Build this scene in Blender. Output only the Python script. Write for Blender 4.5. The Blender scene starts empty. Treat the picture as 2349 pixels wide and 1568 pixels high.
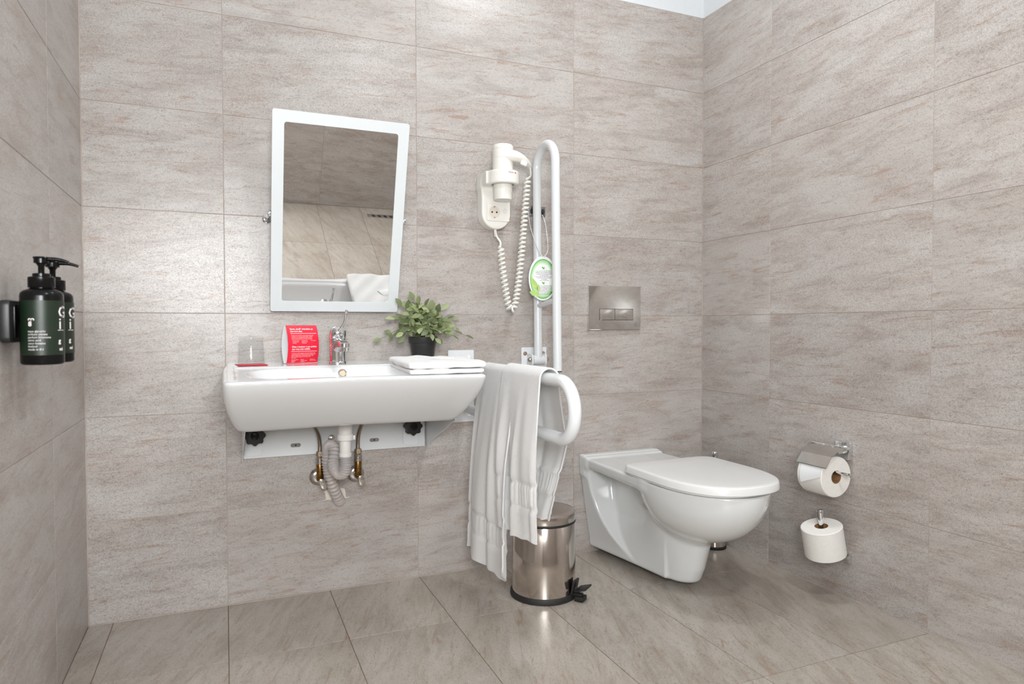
import bpy, bmesh, math, random
import numpy as np
from mathutils import Vector, Matrix, Euler, noise as mnoise

scene = bpy.context.scene
col = scene.collection
random.seed(7)

# ------------------------------------------------------------------ camera
CAM = Vector((-0.0007, -2.23349, 0.85427))
yaw, pitch, roll = 0.4023, -0.02251, -0.0018
fwd = Vector((math.sin(yaw)*math.cos(pitch), math.cos(yaw)*math.cos(pitch), math.sin(pitch)))
rgt = Vector((math.cos(yaw), -math.sin(yaw), 0)); upv = rgt.cross(fwd)
c_, s_ = math.cos(roll), math.sin(roll)
rgt, upv = c_*rgt + s_*upv, -s_*rgt + c_*upv
cam_data = bpy.data.cameras.new('camera'); cam = bpy.data.objects.new('camera', cam_data); col.objects.link(cam)
cam.matrix_world = Matrix(((rgt.x, upv.x, -fwd.x, CAM.x), (rgt.y, upv.y, -fwd.y, CAM.y), (rgt.z, upv.z, -fwd.z, CAM.z), (0, 0, 0, 1)))
cam_data.sensor_width = 36; cam_data.lens = 1547.5/2349*36; cam_data.clip_start = 0.02
cam_data.dof.use_dof = True; cam_data.dof.focus_distance = 2.4; cam_data.dof.aperture_fstop = 4.8
scene.camera = cam

# ------------------------------------------------------------------ world, lights, exposure
world = bpy.data.worlds.new('world'); scene.world = world; world.use_nodes = True
world.node_tree.nodes['Background'].inputs[0].default_value = (0.8, 0.9, 1, 1)
world.node_tree.nodes['Background'].inputs[1].default_value = 0.05
vs = scene.view_settings
vs.view_transform = 'Standard'; vs.look = 'None'; vs.gamma = 1; vs.exposure = 0.44; vs.use_curve_mapping = False

XL, XR, YF, ZT, ZC = -0.369, 1.794, -2.74, 2.10, 2.50
KEY_PANEL = (-0.34, 0.25, 0.93, 1.47)          # unseen light panel added in the wall behind the camera: x0, x1, z0, z1

def area(name, loc, target, sx, sy, power, color, shape='RECTANGLE'):
    d = bpy.data.lights.new(name, 'AREA'); d.shape = shape; d.size = sx; d.size_y = sy; d.energy = power; d.color = color
    o = bpy.data.objects.new(name, d); col.objects.link(o); o.location = loc
    o.rotation_euler = (Vector(target) - Vector(loc)).to_track_quat('-Z', 'Y').to_euler()
    return o
area('added_key_light', ((KEY_PANEL[0]+KEY_PANEL[1])/2, YF+0.012, (KEY_PANEL[2]+KEY_PANEL[3])/2), ((KEY_PANEL[0]+KEY_PANEL[1])/2, 0, (KEY_PANEL[2]+KEY_PANEL[3])/2),
     KEY_PANEL[1]-KEY_PANEL[0]-.04, KEY_PANEL[3]-KEY_PANEL[2]-.04, 27, (0.945, 0.98, 1.0))  # added key light at the unseen panel, standing in for a camera flash
LAMPS = [(0.85, -2.05, 11.0), (1.10, -0.80, 6.4)]
for lx, ly, lw in LAMPS:
    area('ceiling_lamp_light', (lx, ly, ZC-0.035), (lx, ly, 0), 0.24, 0.24, lw, (0.95, 0.985, 1.0), 'DISK')

# ------------------------------------------------------------------ materials
def mat(name, base, rough=0.5, metal=0.0, **kw):
    m = bpy.data.materials.new(name); m.use_nodes = True
    b = m.node_tree.nodes['Principled BSDF']
    b.inputs['Base Color'].default_value = (*base, 1); b.inputs['Roughness'].default_value = rough; b.inputs['Metallic'].default_value = metal
    for k, v in kw.items(): b.inputs[k].default_value = v
    return m
class NB:
    def __init__(s, m): s.m = m; s.t = m.node_tree; s.b = s.t.nodes['Principled BSDF']
    def n(s, typ, **kw):
        x = s.t.nodes.new(typ)
        for k, v in kw.items():
            if k in x.inputs.keys(): x.inputs[k].default_value = v
            else: setattr(x, k, v)
        return x
    def l(s, a, b): s.t.links.new(a, b)
    def mapping(s, src, scale=(1,1,1), rot=(0,0,0), locsrc=None):
        mp = s.n('ShaderNodeMapping'); s.l(src, mp.inputs['Vector'])
        mp.inputs['Scale'].default_value = scale; mp.inputs['Rotation'].default_value = rot
        if locsrc is not None: s.l(locsrc, mp.inputs['Location'])
        return mp.outputs[0]
    def noise(s, vec, scale, detail=2, rough=.5, dist=0):
        x = s.n('ShaderNodeTexNoise'); s.l(vec, x.inputs['Vector'])
        x.inputs['Scale'].default_value = scale; x.inputs['Detail'].default_value = detail; x.inputs['Roughness'].default_value = rough; x.inputs['Distortion'].default_value = dist
        return x.outputs['Fac']
    def ramp(s, fac, stops):
        r = s.n('ShaderNodeValToRGB'); s.l(fac, r.inputs[0]); e = r.color_ramp.elements
        while len(e) < len(stops): e.new(0.5)
        for i, (p, c) in enumerate(stops): e[i].position = p; e[i].color = c if len(c) == 4 else (*c, 1)
        return r.outputs[0]
    def mix(s, fac, a, b, mode='MIX'):
        x = s.n('ShaderNodeMix', data_type='RGBA', blend_type=mode)
        if isinstance(fac, (int, float)): x.inputs[0].default_value = fac
        else: s.l(fac, x.inputs[0])
        for i, v in ((6, a), (7, b)):
            if isinstance(v, tuple): x.inputs[i].default_value = (*v, 1)
            else: s.l(v, x.inputs[i])
        return x.outputs[2]
    def bump(s, h, strength, dist, prev=None):
        x = s.n('ShaderNodeBump'); x.inputs['Strength'].default_value = strength; x.inputs['Distance'].default_value = dist
        s.l(h, x.inputs['Height'])
        if prev is not None: s.l(prev, x.inputs['Normal'])
        return x.outputs[0]

def tile_material(name, light, midc, dark, rust, rough, streak_rot, tint):
    m = mat(name, midc, rough); N = NB(m)
    tc = N.n('ShaderNodeTexCoord'); oi = N.n('ShaderNodeObjectInfo')
    vm = N.n('ShaderNodeVectorMath', operation='SCALE'); vm.inputs[0].default_value = (17.3, 5.1, 9.7); N.l(oi.outputs['Random'], vm.inputs['Scale'])
    base = N.mapping(tc.outputs['Object'], rot=(0, streak_rot, 0), locsrc=vm.outputs[0])
    big = N.noise(N.mapping(base, (1.6, 1, 4)), 2.6, 3, .55, .3)
    streak = N.noise(N.mapping(base, (6, 4, 26)), 1.0, 7, .72, .5)
    wisp = N.noise(N.mapping(base, (7, 4, 52)), 1.0, 5, .65, 1.2)
    grain = N.noise(N.mapping(base, (1, 1, 1.2)), 430, 2, .7)
    pit = N.noise(N.mapping(base, (.8, 1, 1.7)), 150, 2, .55)
    c = N.ramp(big, [(0.32, light), (0.66, midc)])
    c = N.mix(N.ramp(streak, [(0.47, (0, 0, 0)), (0.74, (.85, .85, .85))]), c, dark)
    c = N.mix(N.ramp(streak, [(0.25, (.6, .6, .6)), (0.46, (0, 0, 0))]), c, light)
    c = N.mix(N.ramp(wisp, [(0.56, (0, 0, 0)), (0.70, (.8, .8, .8))]), c, rust)
    g = N.ramp(grain, [(0.32, (.66, .64, .63)), (0.50, (1, 1, 1)), (0.68, (1.20, 1.20, 1.20))])
    c = N.mix(1.0, c, g, 'MULTIPLY')
    p = N.ramp(pit, [(0.28, (.76, .735, .72)), (0.42, (1, 1, 1)), (0.7, (1.05, 1.05, 1.05))])
    c = N.mix(1.0, c, p, 'MULTIPLY')
    # printed rust-brown rim of the tile, broken up by noise
    hv = N.n('ShaderNodeHueSaturation'); N.l(c, hv.inputs['Color'])
    mr = N.n('ShaderNodeMapRange'); N.l(oi.outputs['Random'], mr.inputs[0]); mr.inputs[3].default_value = .94; mr.inputs[4].default_value = 1.05
    N.l(mr.outputs[0], hv.inputs['Value'])
    c = N.mix(1.0, hv.outputs[0], tint, 'MULTIPLY')
    N.l(c, N.b.inputs['Base Color'])
    rr = N.ramp(grain, [(0.3, (rough+.08,)*3), (0.7, (rough-.04,)*3)]); N.l(rr, N.b.inputs['Roughness'])
    nb = N.bump(grain, .10, .0008); nb = N.bump(streak, .08, .001, nb); N.l(nb, N.b.inputs['Normal'])
    return m
TILE_W = tile_material('wall_tile_stone', (.505, .477, .454), (.438, .394, .366), (.308, .261, .233), (.362, .262, .206), .30, .06, (1, 1, 1))
TILE_F = tile_material('floor_tile_stone', (.455, .418, .375), (.385, .342, .292), (.275, .228, .185), (.305, .215, .155), .28, .34, (1, 1, 1))
def noisy(name, a, b, scale, rough, bump=0.0, bdist=.001, **kw):
    m = mat(name, a, rough, **kw); N = NB(m); tc = N.n('ShaderNodeTexCoord')
    f = N.noise(tc.outputs['Object'], scale, 4, .6)
    N.l(N.ramp(f, [(0.3, a), (0.7, b)]), N.b.inputs['Base Color'])
    if bump: N.l(N.bump(f, bump, bdist), N.b.inputs['Normal'])
    return m
GROUT_W = noisy('wall_grout', (.50, .445, .405), (.385, .315, .27), 7, .85, .2)
GROUT_F = noisy('floor_grout', (.15, .10, .07), (.24, .17, .125), 14, .9, .2)
PAINT = noisy('white_wall_paint', (.74, .765, .785), (.72, .745, .765), 60, .6, .05)
CERAMIC = noisy('white_glazed_ceramic', (.77, .775, .775), (.755, .76, .765), 5, .10, **{'Coat Weight': .4, 'Coat Roughness': .04})
CERAMIC_S = noisy('toilet_white_ceramic', (.77, .785, .785), (.755, .77, .77), 5, .09, **{'Coat Weight': .4, 'Coat Roughness': .04})
LIDM = noisy('white_duroplast', (.80, .80, .79), (.78, .78, .775), 8, .22)
STEELW = noisy('white_powder_coat', (.75, .77, .785), (.735, .755, .77), 30, .22)
FRAMEW = noisy('white_mirror_frame_paint', (.72, .755, .765), (.705, .74, .75), 20, .4)
PLASTIC_I = noisy('ivory_white_plastic', (.86, .84, .79), (.83, .81, .75), 10, .32)
PLASTIC_W = noisy('white_plastic', (.80, .78, .75), (.76, .73, .69), 14, .4)
HOSE = noisy('grey_corrugated_plastic', (.45, .44, .44), (.52, .44, .40), 9, .4)
def metal(name, a, b, scale, rough, stretch=(1, 1, 1)):
    m = mat(name, a, rough, 1.0); N = NB(m); tc = N.n('ShaderNodeTexCoord')
    f = N.noise(N.mapping(tc.outputs['Object'], stretch), scale, 3, .6)
    N.l(N.ramp(f, [(0.35, a), (0.65, b)]), N.b.inputs['Base Color'])
    N.l(N.ramp(f, [(0.3, (rough*.8,)*3), (0.7, (rough*1.25,)*3)]), N.b.inputs['Roughness'])
    return m
CHROME = metal('polished_chrome', (.82, .83, .84), (.76, .77, .78), 8, .06)
STEEL = metal('brushed_stainless_steel', (.66, .60, .55), (.62, .57, .53), 30, .12, (1, 1, .05))
STEEL_L = metal('stainless_lid', (.62, .57, .53), (.56, .515, .48), 12, .16)
SATIN = metal('satin_chrome_plate', (.72, .71, .69), (.66, .65, .63), 5, .09)
BRAID = metal('braided_steel_hose', (.40, .34, .28), (.28, .23, .19), 500, .35)
BRASS = metal('aged_brass', (.42, .24, .07), (.16, .08, .025), 60, .28)
NICKEL = metal('dull_nickel', (.62, .60, .56), (.50, .48, .44), 30, .2)
RUSTS = metal('rusty_screw', (.35, .20, .10), (.55, .48, .38), 300, .4)
BLACK = noisy('black_plastic', (.012, .012, .012), (.02, .02, .02), 30, .42)
BLACKG = noisy('black_gloss_plastic', (.004, .004, .004), (.007, .007, .007), 30, .20, **{'Specular IOR Level': .22})
RUBBER = noisy('black_rubber', (.01, .01, .01), (.02, .02, .02), 60, .6)
SLOT = noisy('dark_slot', (.20, .18, .17), (.30, .27, .26), 60, .6)
RED = noisy('red_print', (.80, .012, .045), (.76, .010, .040), 20, .42)
WHITE_P = noisy('white_paper', (.84, .85, .86), (.82, .83, .84), 30, .7)
TEXTW = noisy('white_ink', (.88, .82, .82), (.86, .80, .80), 30, .6)
INK = noisy('grey_ink', (.04, .04, .05), (.06, .06, .07), 30, .6)
GREENI = noisy('green_ink', (.02, .33, .01), (.03, .40, .02), 30, .5)
TISSUE = noisy('toilet_tissue', (.88, .86, .82), (.84, .82, .78), 90, .95, .25, .0008)
CARDB = noisy('brown_cardboard', (.34, .19, .09), (.27, .14, .06), 60, .85)
MIRROR = noisy('silvered_mirror_glass', (.93, .925, .91), (.93, .925, .91), 2, .004); NB(MIRROR).b.inputs['Metallic'].default_value = 1
SOIL = noisy('dark_soil', (.02, .015, .01), (.05, .035, .02), 80, .9, .5)
STEMM = noisy('green_stem', (.16, .22, .06), (.22, .26, .10), 40, .6)
PLASTER = noisy('white_plaster', (.80, .75, .66), (.72, .66, .58), 60, .8, .2)
LABELG = noisy('dark_green_label', (.008, .020, .009), (.007, .017, .008), 20, .40)
def glass_material():
    m = mat('clear_glass', (1, 1, 1), .02); N = NB(m)
    tr = N.n('ShaderNodeBsdfTransparent'); tr.inputs[0].default_value = (.975, .98, .98, 1)
    gl = N.n('ShaderNodeBsdfGlossy'); gl.inputs['Roughness'].default_value = .02
    fr = N.n('ShaderNodeLayerWeight'); fr.inputs[0].default_value = .5; mx = N.n('ShaderNodeMixShader')
    N.l(N.ramp(fr.outputs['Facing'], [(0.0, (.012,)*3), (.60, (.03,)*3), (.84, (.22,)*3), (1.0, (.80,)*3)]), mx.inputs[0]); N.l(tr.outputs[0], mx.inputs[1]); N.l(gl.outputs[0], mx.inputs[2]); N.l(mx.outputs[0], N.t.nodes['Material Output'].inputs[0])
    return m
GLASS = glass_material()
GOLD = noisy('gold_print', (.62, .50, .30), (.58, .46, .27), 30, .5)
LAMPG = mat('lamp_diffuser', (.9, .9, .9), .5, 0, **{'Emission Color': (1, .97, .92, 1), 'Emission Strength': 4.0})
PANEL_GLOW = mat('added_glow_pane', (.9, .9, .9), .6, 0, **{'Emission Color': (1, .97, .95, 1), 'Emission Strength': 5.0})  # glowing face of the added panel behind the camera
def towel_material():
    m = mat('white_terry_cotton', (.86, .85, .845), .95, 0, **{'Sheen Weight': .25, 'Sheen Roughness': .5}); N = NB(m); tc = N.n('ShaderNodeTexCoord')
    f = N.noise(tc.outputs['Object'], 420, 2, .7); g = N.noise(tc.outputs['Object'], 60, 3, .6)
    N.l(N.ramp(f, [(0.3, (.86, .855, .85)), (0.6, (.92, .915, .91))]), N.b.inputs['Base Color'])
    tr_ = N.n('ShaderNodeBsdfTranslucent'); tr_.inputs[0].default_value = (.86, .85, .84, 1); mx = N.n('ShaderNodeMixShader'); mx.inputs[0].default_value = .14
    N.l(N.b.outputs[0], mx.inputs[1]); N.l(tr_.outputs[0], mx.inputs[2]); N.l(mx.outputs[0], N.t.nodes['Material Output'].inputs[0])
    nb = N.bump(f, .55, .0016); nb = N.bump(g, .35, .003, nb); N.l(nb, N.b.inputs['Normal'])
    return m
TOWEL = towel_material()
def leaf_material():
    m = mat('green_leaf', (.2, .3, .08), .45); N = NB(m); tc = N.n('ShaderNodeTexCoord'); oi = N.n('ShaderNodeObjectInfo')
    c = N.ramp(oi.outputs['Random'], [(0.0, (.10, .13, .062)), (.35, (.175, .225, .10)), (.7, (.28, .345, .15)), (1.0, (.40, .45, .25))])
    f = N.noise(tc.outputs['Object'], 160, 3, .6)
    c = N.mix(N.ramp(f, [(0.45, (0, 0, 0)), (0.75, (.5, .5, .5))]), c, (.30, .27, .15)); N.l(c, N.b.inputs['Base Color'])
    return m
LEAF = leaf_material()
def tag_material():
    # printed card face: green ring fading inward to white, drawn in the card's own coordinates
    m = mat('printed_green_tag', (.9, .9, .9), .35); N = NB(m); tc = N.n('ShaderNodeTexCoord')
    mp = N.mapping(tc.outputs['Object'], (1/.0450, 0, 1/.0700))
    ln = N.n('ShaderNodeVectorMath', operation='LENGTH'); N.l(mp, ln.inputs[0])
    c = N.ramp(ln.outputs['Value'], [(0.0, (.80, .80, .80)), (.70, (.80, .80, .80)), (.86, (.30, .58, .22)), (.925, (.26, .55, .14)), (.935, (.01, .25, .005)), (.995, (.05, .38, .02)), (1.0, (.62, .78, .58))])
    N.l(c, N.b.inputs['Base Color']); return m
TAGM = tag_material()
LEAFP = noisy('printed_leaf_green', (.20, .45, .03), (.42, .58, .10), 60, .4)

# ------------------------------------------------------------------ mesh helpers
def link(name, me, m, parent=None, smooth=True, loc=None):
    o = bpy.data.objects.new(name, me); col.objects.link(o)
    if m is not None: me.materials.clear(); me.materials.append(m)
    if smooth:
        me.polygons.foreach_set('use_smooth', [True]*len(me.polygons))
        try: me.set_sharp_from_angle(angle=math.radians(38))
        except Exception: pass
    if parent is not None: o.parent = parent
    if loc is not None: o.location = loc
    return o
def from_vf(v, f):
    me = bpy.data.meshes.new('m'); me.from_pydata([tuple(map(float, p)) for p in v], [], [tuple(map(int, q)) for q in f]); me.update(); return me
class Geo:
    """collects world-space geometry for one mesh part"""
    def __init__(s): s.v = []; s.f = []
    def add(s, v, f):
        b = len(s.v); s.v += [Vector(p) for p in v]; s.f += [tuple(i+b for i in q) for q in f]; return s
    def bm(s, bm_):
        bm_.verts.index_update(); s.add([v.co.copy() for v in bm_.verts], [[v.index for v in f.verts] for f in bm_.faces]); bm_.free(); return s
    def box(s, c, size, bevel=0, rot=None, seg=2):
        b = bmesh.new(); bmesh.ops.create_cube(b, size=1); bmesh.ops.scale(b, vec=size, verts=b.verts)
        if bevel: bmesh.ops.bevel(b, geom=list(b.edges), offset=bevel, segments=seg, profile=.5, affect='EDGES', clamp_overlap=True)
        M = (rot.to_4x4() if rot is not None else Matrix()); M = Matrix.Translation(Vector(c)) @ M
        bmesh.ops.transform(b, matrix=M, verts=b.verts); return s.bm(b)
    def lathe(s, prof, c=(0, 0, 0), axis=(0, 0, 1), n=40, cap=True):
        q = Vector((0, 0, 1)).rotation_difference(Vector(axis).normalized()).to_matrix(); c = Vector(c)
        v = []; f = []
        for r, z in prof:
            for i in range(n):
                a = 2*math.pi*i/n; v.append(c + q @ Vector((r*math.cos(a), r*math.sin(a), z)))
        for k in range(len(prof)-1):
            for i in range(n):
                j = (i+1) % n; f.append((k*n+i, k*n+j, (k+1)*n+j, (k+1)*n+i))
        if cap:
            f.append(tuple(reversed(range(n)))); f.append(tuple((len(prof)-1)*n+i for i in range(n)))
        return s.add(v, f)
    def cyl(s, a, b, r, n=28, bevel=0, r2=None):
        a = Vector(a); b = Vector(b); L = (b-a).length; r2 = r if r2 is None else r2
        e = min(bevel, L*.45, r*.9)
        prof = [(r-e, 0), (r-e*.3, e*.3), (r, e), (r2, L-e), (r2-e*.3, L-e*.3), (r2-e, L)] if e > 0 else [(r, 0), (r2, L)]
        return s.lathe(prof, a, b-a, n)
    def tube(s, path, r, n=14, cap=True):
        P = [Vector(p) for p in path]; m = len(P)
        R = r if callable(r) else (lambda t: r)
        T = [(P[min(i+1, m-1)]-P[max(i-1, 0)]).normalized() for i in range(m)]
        u = T[0].orthogonal().normalized(); v = []; f = []
        for i in range(m):
            if i:
                u = T[i-1].rotation_difference(T[i]) @ u
                u = (u - T[i]*u.dot(T[i])).normalized()
            w = T[i].cross(u); rr = R(i/(m-1))
            for k in range(n):
                a = 2*math.pi*k/n; v.append(P[i] + (u*math.cos(a)+w*math.sin(a))*rr)
        for i in range(m-1):
            for k in range(n):
                j = (k+1) % n; f.append((i*n+k, i*n+j, (i+1)*n+j, (i+1)*n+k))
        if cap: f.append(tuple(reversed(range(n)))); f.append(tuple((m-1)*n+k for k in range(n)))
        return s.add(v, f)
    def prism(s, outline, d0, d1, bevel=0, frame=None, seg=2):
        """outline in (a,b); extruded along c from d0 to d1; frame maps (a,b,c) to the world"""
        b = bmesh.new(); vs_ = [b.verts.new((p[0], p[1], d0)) for p in outline]; fc = b.faces.new(vs_)
        r = bmesh.ops.extrude_face_region(b, geom=[fc]); nv = [g for g in r['geom'] if isinstance(g, bmesh.types.BMVert)]
        bmesh.ops.translate(b, vec=(0, 0, d1-d0), verts=nv)
        bmesh.ops.recalc_face_normals(b, faces=b.faces)
        if bevel:
            ed = [e for e in b.edges if abs(e.verts[0].co.z-e.verts[1].co.z) < 1e-7]
            bmesh.ops.bevel(b, geom=ed, offset=bevel, segments=seg, profile=.5, affect='EDGES', clamp_overlap=True)
        if frame:
            for v in b.verts: v.co = frame(*v.co)
            bmesh.ops.recalc_face_normals(b, faces=b.faces)
        return s.bm(b)
    def mesh(s, origin=(0, 0, 0), fix=True):
        o = Vector(origin); me = from_vf([p-o for p in s.v], s.f)
        if fix:
            b = bmesh.new(); b.from_mesh(me); bmesh.ops.recalc_face_normals(b, faces=b.faces); b.to_mesh(me); b.free()
        return me
class Thing:
    def __init__(s, name, label, cat, loc=(0, 0, 0), group=None):
        s.loc = Vector(loc); s.e = bpy.data.objects.new(name, None); col.objects.link(s.e); s.e.location = s.loc; s.e.empty_display_size = .02
        s.e['label'] = label; s.e['category'] = cat
        if group: s.e['group'] = group
    def part(s, name, geo, m, parent=None, smooth=True, label=None):
        me = geo.mesh(s.loc) if isinstance(geo, Geo) else geo
        o = link(name, me, m, parent or s.e, smooth)
        if label: o['label'] = label
        return o
def solo(name, geo, m, label, cat, loc=(0, 0, 0), group=None, smooth=True):
    o = link(name, geo.mesh(loc) if isinstance(geo, Geo) else geo, m, None, smooth, Vector(loc)); o['label'] = label; o['category'] = cat
    if group: o['group'] = group
    return o
def struct(name, geo, m, loc=(0, 0, 0), smooth=False, parent=None):
    o = link(name, geo.mesh(loc) if isinstance(geo, Geo) else geo, m, parent, smooth, Vector(loc) if parent is None else None)
    if parent is None: o['kind'] = 'structure'
    return o
def rrect(x0, x1, y0, y1, r, n=6):
    o = []
    for cx, cy, a0 in ((x1-r, y0+r, -90), (x1-r, y1-r, 0), (x0+r, y1-r, 90), (x0+r, y0+r, 180)):
        for i in range(n+1):
            a = math.radians(a0+90*i/n); o.append((cx+r*math.cos(a), cy+r*math.sin(a)))
    return o
def catmull(P, n=10):
    P = [Vector(p) for p in P]; Q = [2*P[0]-P[1]]+P+[2*P[-1]-P[-2]]; out = []
    for i in range(1, len(Q)-2):
        a, b, c, d = Q[i-1:i+3]
        for k in range(n):
            t = k/n; out.append(.5*((2*b)+(c-a)*t+(2*a-5*b+4*c-d)*t*t+(3*b-a-3*c+d)*t**3))
    out.append(P[-1]); return out
def arc(center, a0, a1, r, u, w, n=14):
    c = Vector(center); u = Vector(u); w = Vector(w)
    return [c + u*r*math.cos(math.radians(a0+(a1-a0)*i/n)) + w*r*math.sin(math.radians(a0+(a1-a0)*i/n)) for i in range(n+1)]

# ---- implicit surfaces -> mesh (surface nets)
def smin(a, b, k):
    h = np.clip(.5+.5*(b-a)/k, 0, 1); return b*(1-h)+a*h-k*h*(1-h)
def smax(a, b, k): return -smin(-a, -b, k)
def sdf_mesh(fn, lo, hi, h):
    lo = np.array(lo, float); hi = np.array(hi, float); n = np.ceil((hi-lo)/h).astype(int)+1
    ax = [lo[i]+h*np.arange(n[i]) for i in range(3)]
    X, Y, Z = np.meshgrid(*ax, indexing='ij'); F = fn(X, Y, Z)
    S = F < 0
    nx, ny, nz = n
    cnt = np.zeros((nx-1, ny-1, nz-1)); acc = np.zeros((nx-1, ny-1, nz-1, 3))
    corners = [(i, j, k) for i in (0, 1) for j in (0, 1) for k in (0, 1)]
    sl = lambda c: tuple(slice(c[d], n[d]-1+c[d]) for d in range(3))
    for a in corners:
        for d in range(3):
            if a[d] == 0:
                b = list(a); b[d] = 1
                fa, fb = F[sl(a)], F[sl(b)]; cr = (fa < 0) != (fb < 0)
                t = np.where(cr, fa/np.where(cr, fa-fb, 1), 0)
                for e in range(3): acc[..., e] += np.where(cr, a[e]+(t if e == d else 0), 0)
                cnt += cr
    act = cnt > 0; idx = -np.ones(act.shape, int); idx[act] = np.arange(act.sum())
    I = np.argwhere(act); V = lo + h*(I + acc[act]/cnt[act][:, None])
    quads = []
    for d in range(3):
        e1, e2 = (d+1) % 3, (d+2) % 3
        s0 = [slice(None)]*3; s1 = [slice(None)]*3; s0[d] = slice(0, -1); s1[d] = slice(1, None)
        cr = S[tuple(s0)] != S[tuple(s1)]
        E_ = np.argwhere(cr); ok = (E_[:, e1] > 0) & (E_[:, e2] > 0) & (E_[:, e1] < n[e1]-1) & (E_[:, e2] < n[e2]-1); E_ = E_[ok]
        if len(E_) == 0: continue
        def cell(o1, o2):
            q = E_.copy(); q[:, e1] += o1; q[:, e2] += o2; return idx[q[:, 0], q[:, 1], q[:, 2]]
        q = np.stack([cell(-1, -1), cell(0, -1), cell(0, 0), cell(-1, 0)], 1)
        inside = S[E_[:, 0], E_[:, 1], E_[:, 2]]
        q[~inside] = q[~inside][:, ::-1]; quads.append(q)
    Q = np.concatenate(quads)
    for _ in range(3):
        e = h*.1; f0 = fn(V[:, 0], V[:, 1], V[:, 2])
        g = np.stack([(fn(*(V+np.eye(3)[i]*e).T)-fn(*(V-np.eye(3)[i]*e).T))/(2*e) for i in range(3)], 1)
        g2 = np.maximum((g*g).sum(1), .05); step = np.clip(f0/g2, -h*.5, h*.5); V = V-g*(step*.8)[:, None]
    return V, Q
def sdf_obj(fn, lo, hi, h, origin):
    V, Q = sdf_mesh(fn, lo, hi, h); me = bpy.data.meshes.new('m')
    V = V-np.array(origin)
    me.vertices.add(len(V)); me.vertices.foreach_set('co', V.ravel().astype(np.float32))
    me.loops.add(len(Q)*4); me.loops.foreach_set('vertex_index', Q.ravel().astype(np.int32))
    me.polygons.add(len(Q)); me.polygons.foreach_set('loop_start', np.arange(0, len(Q)*4, 4, dtype=np.int32))
    me.update(calc_edges=True); me.validate()
    me.polygons.foreach_set('use_smooth', [True]*len(me.polygons))
    return me

# ---- text as thin geometry
def text_geo(txt, size, fn, align='LEFT', bold=0.0):
    """text outline, mapped by fn(a, b) -> world point; a right, b up"""
    cu = bpy.data.curves.new('t', 'FONT'); cu.body = txt; cu.size = size; cu.align_x = align; cu.resolution_u = 2; cu.offset = bold
    o = bpy.data.objects.new('t', cu); col.objects.link(o)
    dg = bpy.context.evaluated_depsgraph_get(); me = bpy.data.meshes.new_from_object(o.evaluated_get(dg))
    g = Geo(); g.add([fn(v.co.x, v.co.y) for v in me.vertices], [tuple(p.vertices) for p in me.polygons])
    bpy.data.objects.remove(o); bpy.data.meshes.remove(me); bpy.data.curves.remove(cu)
    return g

# ================================================================== ROOM SHELL
G = .0022        # joint width
REC = .0012      # joint depth below the tile face
tile_cache = {}
def tile_mesh(w, h, m):
    key = (round(w, 4), round(h, 4), m.name)
    if key not in tile_cache:
        b = bmesh.new(); bmesh.ops.create_cube(b, size=1); bmesh.ops.scale(b, vec=(w, REC, h), verts=b.verts)
        bmesh.ops.translate(b, vec=(0, REC/2, 0), verts=b.verts)
        ed = [e for e in b.edges if all(v.co.y < 1e-6 for v in e.verts)]
        bmesh.ops.bevel(b, geom=ed, offset=.0004, segments=1, affect='EDGES')
        me = bpy.data.meshes.new('tile'); b.to_mesh(me); b.free(); me.materials.append(m); tile_cache[key] = me
    return tile_cache[key]
ZR = [0.0] + [.2966+.3*i for i in range(7)]; ZR[-1] = ZT
def tile_wall(name, slab, us, frame, m, rot, rows=ZR, skip=None):
    """us: joint positions along the wall; frame(u, v) -> world point on the tile face"""
    w = struct(name, slab, m[1])
    for i in range(len(us)-1):
        for j in range(len(rows)-1):
            if skip and skip(us[i], us[i+1], rows[j], rows[j+1]): continue
            o = bpy.data.objects.new('tile', tile_mesh(abs(us[i+1]-us[i])-G, rows[j+1]-rows[j]-G, m[0])); col.objects.link(o)
            o.location = frame((us[i]+us[i+1])/2, (rows[j]+rows[j+1])/2); o.rotation_euler = rot; o.parent = w
    return w
MW, MF = (TILE_W, GROUT_W), (TILE_F, GROUT_F)
T_ = .12
wall_back = tile_wall('wall_back', Geo().box(((XL+XR)/2, REC+T_/2, ZT/2), (XR-XL+2*T_+.2, T_, ZT)), [XL, 0, .6, 1.2, XR], lambda u, v: (u, 0, v), MW, (0, 0, 0))
ys_side = [0, -.372, -.972, -1.572, -2.172, YF]
tile_wall('wall_right', Geo().box((XR+REC+T_/2, YF/2, ZT/2), (T_, -YF, ZT)), ys_side, lambda u, v: (XR, u, v), MW, (0, 0, -math.pi/2))
ys_left = [0, -.385, -.985, -1.585, -2.185, YF]
tile_wall('wall_left', Geo().box((XL-REC-T_/2, YF/2, ZT/2), (T_, -YF, ZT)), ys_left, lambda u, v: (XL, u, v), MW, (0, 0, math.pi/2))
fr = Geo()
for x0, x1, z0, z1 in ((XL-T_-.1, KEY_PANEL[0], 0, ZT), (KEY_PANEL[1], XR+T_+.1, 0, ZT), (KEY_PANEL[0], KEY_PANEL[1], 0, KEY_PANEL[2]), (KEY_PANEL[0], KEY_PANEL[1], KEY_PANEL[3], ZT)):
    fr.box(((x0+x1)/2, YF-REC-T_/2, (z0+z1)/2), (x1-x0, T_, z1-z0))
wf_rows = [0, .2966, .5966, KEY_PANEL[2], 1.1966, KEY_PANEL[3], 1.7966, ZT]
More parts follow.
